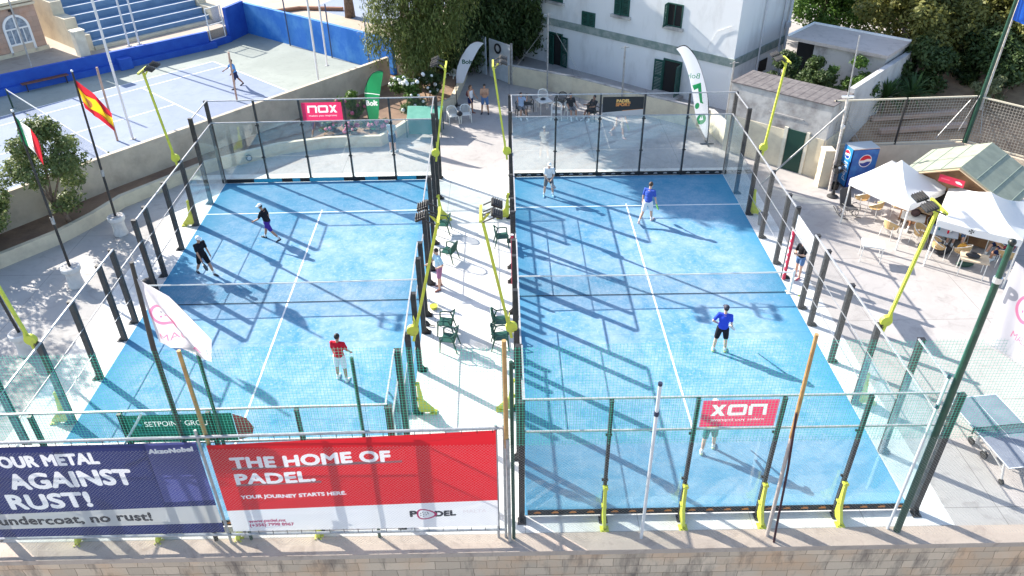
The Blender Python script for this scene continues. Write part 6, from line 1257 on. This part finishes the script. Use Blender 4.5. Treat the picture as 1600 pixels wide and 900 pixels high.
# ---------------------------------------------------------------- plaza objects
def gazebo(label, cs, zc, apex, zleg=1.95, cross=False):
    """pop-up gazebo: four roof panels to an apex, valance and four legs"""
    t = thing('gazebo', label, 'gazebo', (0, 0, 0), 0, 'white gazebos on the plaza'); cs = [Vector((x, y, zc)) for x, y in cs]; ap = Vector(apex); n = 8
    roofm = mat('gazebo_canvas', (0.83, 0.82, 0.80), 0.75, trans=0.3, bump=0.15, bscale=3)
    ctr = sum(cs, Vector()) / 4
    for i in range(4):
        a, c = cs[i], cs[(i + 1) % 4]; vs = []; fs = []
        for j in range(n + 1):
            for k in range(n + 1):
                u = k / n; v = j / n; p = a.lerp(c, u).lerp(ap, v); p.z -= 0.16 * math.sin(math.pi * v) + 0.07 * math.sin(math.pi * u) * (1 - v) * 0.6; vs.append(p)
        for j in range(n):
            for k in range(n): q = j * (n + 1) + k; fs.append((q, q + 1, q + n + 2, q + n + 1))
        b = MB(); b._add(vs, fs); b.build('roof_panel', roofm, t, smooth=True)
        out = ((a + c) / 2 - ctr); out.z = 0; out.normalize(); vs = []
        for k in range(n + 1):
            p = a.lerp(c, k / n); p.z -= 0.07 * math.sin(math.pi * k / n) * 0.6; vs += [p + out * 0.004, p + out * (0.02 + 0.015 * math.sin(k * 2.2)) + Vector((0, 0, -0.26))]
        b = MB(); b._add(vs, [(2 * k, 2 * k + 1, 2 * k + 3, 2 * k + 2) for k in range(n)]); b.build('valance', roofm, t, smooth=True)
        g = a.copy(); g = ctr + (a - ctr) * 0.97; b = MB(); b.bar((g.x, g.y, 0), (g.x, g.y, zc - 0.02), 0.045); b.build('leg', wtub, t)
        if i in (0, 1) and cross:
            m_ = a.lerp(c, 0.42 if i == 0 else 0.5) + out * 0.035 + Vector((0, 0, -0.13)); tx = (c - a).normalized(); up_ = Vector((0, 0, 1)); b = MB()
            for q in range(4):
                an = math.pi / 2 * q + math.pi / 4 * 0; d_ = tx * math.cos(an) + up_ * math.sin(an); e_ = tx * -math.sin(an) + up_ * math.cos(an)
                b.poly([m_, m_ + d_ * 0.10 + e_ * 0.045, m_ + d_ * 0.075, m_ + d_ * 0.10 - e_ * 0.045])
            b.build('eight_point_cross', blackc, t)
    return t
gazebo('white gazebo with grey rear panel beside the drinks fridge', [(13.76, 15.16), (15.19, 12.82), (17.6, 14.5), (16.2, 16.85)], 2.05, (15.55, 14.95, 2.95))
gazebo('larger white gazebo with a small black cross on its valance', [(15.69, 11.64), (17.96, 10.03), (19.95, 13.0), (17.69, 14.73)], 2.05, (17.55, 12.0, 2.98), cross=True)
# wooden kiosk
kw = mat('kiosk_timber', (0.34, 0.18, 0.085), 0.8, col2=(0.25, 0.13, 0.065), scale=3); kr = mat('sage_roof_felt', (0.29, 0.31, 0.235), 0.9, col2=(0.235, 0.255, 0.195), scale=2)
K0 = Vector((17.35, 13.85, 0)); kd = Vector((0.731, 0.682, 0)); kn_ = Vector((-0.682, 0.731, 0)); KL = 3.15; hw = 2.0
t = thing('kiosk', 'wooden kiosk with a sage green felt roof and a red sign', 'kiosk', tuple(K0), math.atan2(kd.y, kd.x))
zr, ze = 3.1, 2.2
b = MB(); b.prism([(0.25, -hw + 0.25, 0.05), (0.25, hw - 0.25, 0.05), (0.25, hw - 0.25, ze - 0.02), (0.25, 0, zr - 0.14), (0.25, -hw + 0.25, ze - 0.02)], (KL - 0.4, 0, 0)); b.build('wall', kw, t)
sl = math.hypot(hw, zr - ze); b = MB()
for s in (-1, 1):
    b.prism([(-0.1, 0, zr), (-0.1, s * (hw + 0.15), ze - 0.07), (-0.1, s * (hw + 0.15), ze - 0.02), (-0.1, 0, zr + 0.06)], (KL + 0.2, 0, 0))
rf = b.build('roof', kr, t); b = MB()
for s in (-1, 1):
    for k in (0.33, 0.66, 0.98): y = s * hw * k; z_ = zr + 0.062 - (zr - ze + 0.08) * k * hw / (hw + 0.15); b.box((KL / 2, y, z_), (KL + 0.18, 0.03, 0.02))
b.build('felt_seam', mat('felt_seam', (0.16, 0.20, 0.17), 0.9), rf)
b = MB()
for s in (-1, 1): b.bar((-0.12, 0, zr - 0.03), (-0.12, s * (hw + 0.14), ze - 0.08), 0.04, 0.16, side=(1, 0, 0)); 
b.build('barge_board', mat('pale_timber', (0.48, 0.34, 0.21), 0.8), t)
b = MB(); b.box((0.235, 0.6, 1.35), (0.02, 1.5, 1.1)); b.build('hatch', dark, t); b = MB(); b.box((0.02, 0.6, 0.92), (0.42, 1.7, 0.05)); b.build('counter', MATS['pale_timber'], t)
sg = printed('sign_board', [(0, 0), (0.95, 0), (0.95, 0.3), (0, 0.3)], [([[(0.60, 0.17), (0.66, 0.20), (0.76, 0.20), (0.88, 0.14), (0.88, 0.09), (0.68, 0.10)]], 1), (rect(0.08, 0.13, 0.40, 0.17), 2)], [mat('sign_red', (0.50, 0.015, 0.05), 0.5), clothw, mat('sign_rose', (0.60, 0.10, 0.15), 0.5)], lambda u, v: (-0.16, 0.62 - u, 2.50 + v - 0.12), t)
# drinks fridge
t = thing('drinks_fridge', 'tall blue drinks fridge with red white and blue roundel', 'fridge', (15.72, 18.72, 0), R(7))
fb = mat('fridge_blue', (0.010, 0.065, 0.34), 0.35, col2=(0.03, 0.22, 0.55), scale=1.8, lo=0.35, hi=0.7); fd = mat('fridge_navy', (0.012, 0.02, 0.09), 0.35); fw_ = mat('fridge_white', (0.78, 0.78, 0.78), 0.4); frd = mat('roundel_red', (0.6, 0.012, 0.04), 0.4); fcy = mat('fridge_cyan', (0.02, 0.20, 0.52), 0.4)
b = MB(); b.box((0, 0.02, 0.99), (1.22, 0.76, 1.86)); b.build('cabinet', fd, t); MB().box((0, 0.0, 1.935), (1.24, 0.8, 0.03)).build('top', alum, t)
def fmap(y): return lambda u, v: (u, y - 0.06 * math.cos(u / 0.62 * 1.2), v)
def roundel(cx, cz, r):
    up1 = [[(cx + r * math.cos(a), cz + r * math.sin(a)) for a in [math.radians(15) + math.radians(160) * k / 16 for k in range(17)]] + [(cx - r * 0.3, cz + 0.12 * r), (cx + r * 0.3, cz + 0.35 * r)]]
    lo1 = [[(cx + r * math.cos(a), cz + r * math.sin(a)) for a in [math.radians(200) + math.radians(150) * k / 16 for k in range(17)]] + [(cx + r * 0.3, cz - 0.15 * r), (cx - r * 0.3, cz - 0.38 * r)]]
    return [(disc(cx, cz, r * 1.12), 1), (disc(cx, cz, r), 1), (up1, 2), (lo1, 3)]
printed('front_panel', [(-0.60, 0.12), (0.60, 0.12), (0.60, 1.90), (-0.60, 1.90)], [(rect(-0.6, 0.1, 0.6, 0.62), 3)] + roundel(0.02, 1.38, 0.27) + [(letters('pepsi', -0.45, 0.42, 0.42, 0.26, 0.01), 1)], [fb, fw_, frd, mat('roundel_blue', (0.01, 0.05, 0.30), 0.4)], fmap(-0.38), t, 0.12)
sd_ = printed('side_panel', [(-0.36, 0.1), (0.36, 0.1), (0.36, 1.92), (-0.36, 1.92)], [([[(-v_ * 1 + 0, u_) for u_, v_ in q] for q in letters('pepsi', 0.35, 1.2, -0.16, 0.30, 0.01)], 1)] + roundel(0.0, 1.55, 0.2), [fcy, fw_, frd, mat('roundel_blue', (0.01, 0.05, 0.30), 0.4)], lambda u, v: (-0.625, 0.02 - u, v), t)
# pedestal fan, bucket, rocking chair
t = thing('pedestal_fan', 'black pedestal fan with round guard beside the drinks fridge', 'fan', (14.35, 17.55, 0), R(160))
b = MB(); b.lathe([(0.25, 0), (0.24, 0.04), (0.10, 0.12), (0.05, 0.3)], n=18); b.build('base', blk, t); MB().tube([(0, 0, 0.25), (0, 0, 1.25)], 0.028, 8).build('stem', blk, t)
b = MB()
for r_ in (0.1, 0.2, 0.3): 
    for y in (-0.05, 0.06): b.tube([(r_ * math.cos(a), y + (0.05 - r_ * 0.15) * (1 if y > 0 else -1), 1.45 + r_ * math.sin(a)) for a in [2 * math.pi * k / 24 for k in range(25)]], 0.006, 5)
for k in range(20): a = 2 * math.pi * k / 20; b.bar((0.05 * math.cos(a), 0.1, 1.45 + 0.05 * math.sin(a)), (0.31 * math.cos(a), 0.03, 1.45 + 0.31 * math.sin(a)), 0.005); b.bar((0.05 * math.cos(a), -0.09, 1.45 + 0.05 * math.sin(a)), (0.31 * math.cos(a), -0.02, 1.45 + 0.31 * math.sin(a)), 0.005)
b.build('guard', blk, t); b = MB(); b.tube([(0, -0.22, 1.45), (0, 0.0, 1.45)], [0.07, 0.09], 12); b.build('motor', rubber, t)
for k in range(3):
    a = 2.1 * k; b = MB(); b.prism([(0.03 * math.cos(a), 0.01, 1.45 + 0.03 * math.sin(a)), (0.27 * math.cos(a - .45), 0.0, 1.45 + 0.27 * math.sin(a - .45)), (0.27 * math.cos(a + .35), 0.04, 1.45 + 0.27 * math.sin(a + .35))], (0, 0.012, 0)); b.build('blade', rubber, t)
b = MB(); b.ball((0, 0.105, 1.45), (0.06, 0.015, 0.06), 12, 6); b.build('hub_badge', fw_, t)
t = thing('bucket', 'small black bucket behind the pedestal fan', 'bucket', (14.72, 18.3, 0)); b = MB(); b.lathe([(0.14, 0), (0.18, 0.30), (0.165, 0.30), (0.13, 0.03)], n=16); b.build('pail', rubber, t); b = MB(); b.tube([(-0.17, 0, 0.3), (-0.12, 0.05, 0.42), (0.12, 0.05, 0.42), (0.17, 0, 0.3)], 0.008, 5); b.build('handle', greyst, t)
t = thing('rocking_chair', 'black scrollwork rocking chair with mesh seat left of the cafe chairs', 'rocking chair', (14.3, 15.75, 0), R(10))
b = MB()
for s in (-1, 1):
    b.tube([(s * 0.3, -0.55, 0.16), (s * 0.3, -0.25, 0.05), (s * 0.3, 0.0, 0.02), (s * 0.3, 0.25, 0.05), (s * 0.3, 0.6, 0.2)], 0.018, 6)
b.build('rocker', blk, t); b = MB()
for s in (-1, 1):
    for cy, r_ in ((-0.2, 0.17), (0.15, 0.19)): b.tube([(s * 0.3, cy + r_ * math.cos(a) * (1 - 0.03 * k), 0.24 + r_ * math.sin(a) * (1 - 0.03 * k)) for k, a in enumerate([2 * math.pi * q / 14 for q in range(20)])], 0.012, 5)
    b.tube([(s * 0.3, 0.2, 0.45), (s * 0.32, 0.0, 0.62), (s * 0.32, -0.3, 0.62), (s * 0.3, -0.4, 0.45)], 0.014, 5)
b.build('scrollwork', blk, t); b = MB(); b.prism([(-0.28, -0.3, 0.42), (0.28, -0.3, 0.42), (0.28, 0.22, 0.38), (-0.28, 0.22, 0.38)], (0, 0, 0.03)); b.build('seat', mat('dark_mesh_fabric', (0.06, 0.06, 0.065), 0.8), t)
b = MB(); b.prism([(-0.26, 0.22, 0.40), (0.26, 0.22, 0.40), (0.26, 0.48, 1.02), (0.18, 0.50, 1.08), (-0.18, 0.50, 1.08), (-0.26, 0.48, 1.02)], (0, 0.03, 0.0)); b.build('backrest', MATS['dark_mesh_fabric'], t)
# table tennis table on wheels
t = thing('table_tennis_table', 'grey blue table tennis table on wheels at the right edge', 'table', (13.3, 2.05, 0), R(6))
tt = mat('slate_blue_board', (0.17, 0.19, 0.235), 0.6, col2=(0.21, 0.23, 0.27), scale=2, spec=0.25)
for s in (-1, 1):
    f = MB().box((0, s * 0.69, 0.745), (1.525, 1.36, 0.025)).build('board', tt, t); b = MB()
    for x in (-0.752, 0.752): b.box((x, s * 0.69, 0.759), (0.022, 1.36, 0.004))
    b.box((0, s * 1.36, 0.759), (1.482, 0.022, 0.004)); b.box((0, s * 0.675, 0.7588), (0.006, 1.345, 0.003)); b.build('white_line', white, f)
    b = MB(); b.box((0, s * 0.69, 0.70), (1.4, 1.2, 0.05)); b.build('apron', fw_, t)
    for x in (-0.62, 0.62):
        b = MB(); b.bar((x, s * 1.05, 0.68), (x, s * 1.2, 0.12), 0.05); b.bar((x, s * 0.2, 0.62), (x, s * 1.12, 0.40), 0.03); b.build('leg', alum, t)
        b = MB(); b.tube([(x - 0.03, s * 1.22, 0.08), (x + 0.03, s * 1.22, 0.08)], 0.08, 14); b.build('wheel', rubber, t)
b = MB(); b.bar((-0.5, -0.28, 0.25), (-0.5, 0.28, 0.25), 0.05); b.bar((0.5, -0.28, 0.25), (0.5, 0.28, 0.25), 0.05); b.bar((-0.6, 0, 0.3), (0.6, 0, 0.3), 0.05)
for x in (-0.6, 0.6): b.bar((x, 0.0, 0.3), (x, 0, 0.72), 0.06)
b.build('undercarriage', alum, t)
for x in (-0.5, 0.5):
    for s in (-1, 1): b = MB(); b.tube([(x - 0.03, s * 0.28, 0.12), (x + 0.03, s * 0.28, 0.12)], 0.12, 14); b.build('wheel', rubber, t)
s_ = sheet('net', (-0.85, 0), (0.85, 0), 0.762, 0.90, netmat('table_net_cord', (0.03, 0.05, 0.07), 0.02, 0.007), t)
b = MB(); b.bar((-0.9, 0, 0.91), (0.9, 0, 0.91), 0.015); 
for x in (-0.88, 0.88): b.bar((x, 0, 0.70), (x, 0, 0.92), 0.03)
b.build('net_support', blk, t)
# green bench canopy by the flower bed
t = thing('umpire_shelter', 'green sheeted shelter standing by the flower bed behind the far glass', 'shelter', (-4.55, 25.3, 0), R(-3)); gs = mat('pale_green_sheet', (0.09, 0.32, 0.24), 0.6, col2=(0.13, 0.38, 0.29), scale=2); gs2 = mat('deep_green_sheet', (0.015, 0.13, 0.10), 0.6)
b = MB(); b.prism([(-0.95, 0.85, 1.25), (0.95, 0.85, 1.25), (0.9, -0.35, 1.0), (-0.85, -0.35, 1.0)], (0, 0, 0.03)); b.build('top_sheet', gs, t); b = MB(); b.prism([(-0.8, -0.3, 0.98), (0.85, -0.3, 0.98), (0.85, -0.5, 0.25), (-0.75, -0.5, 0.25)], (0, 0.03, 0)); b.build('front_sheet', gs2, t)
for x in (-0.9, 0.9):
    for y in (-0.35, 0.8): MB().bar((x, y, 0), (x, y, 1.05 if y < 0 else 1.25), 0.04).build('leg', dgreen, t)
MB().box((0, -0.1, 0.45), (1.6, 0.4, 0.05)).build('seat', gs, t)
# litter bin beside the right court
t = thing('waste_bin', 'grey waste bin against the right court outside the glass', 'bin', (10.45, 15.1, 0)); gb = mat('grey_bin', (0.17, 0.18, 0.19), 0.6)
b = MB(); b.lathe([(0.15, 0), (0.19, 0.42), (0.20, 0.5), (0.185, 0.5), (0.14, 0.03)], n=18); b.build('bin_body', gb, t); b = MB(); b.tube([(0.2 * math.cos(a), 0.2 * math.sin(a), 0.5) for a in [2 * math.pi * k / 18 for k in range(19)]], 0.018, 6); b.build('rim', gb, t)
# floor bags on the left court side
b = MB(); b.ball((0, 0, 0.16), (0.28, 0.18, 0.16), 12, 8); tag(b.build('bag', bk, None, tuple(lp(-0.45, 11.4)), smooth=True), 'black sports bag outside the left court doorway', 'bag')
bag(tuple(lp(10.5, 1.0)), (0.3, 0.2, 0.12), bk, 'black bag just behind the red banner at the court corner')
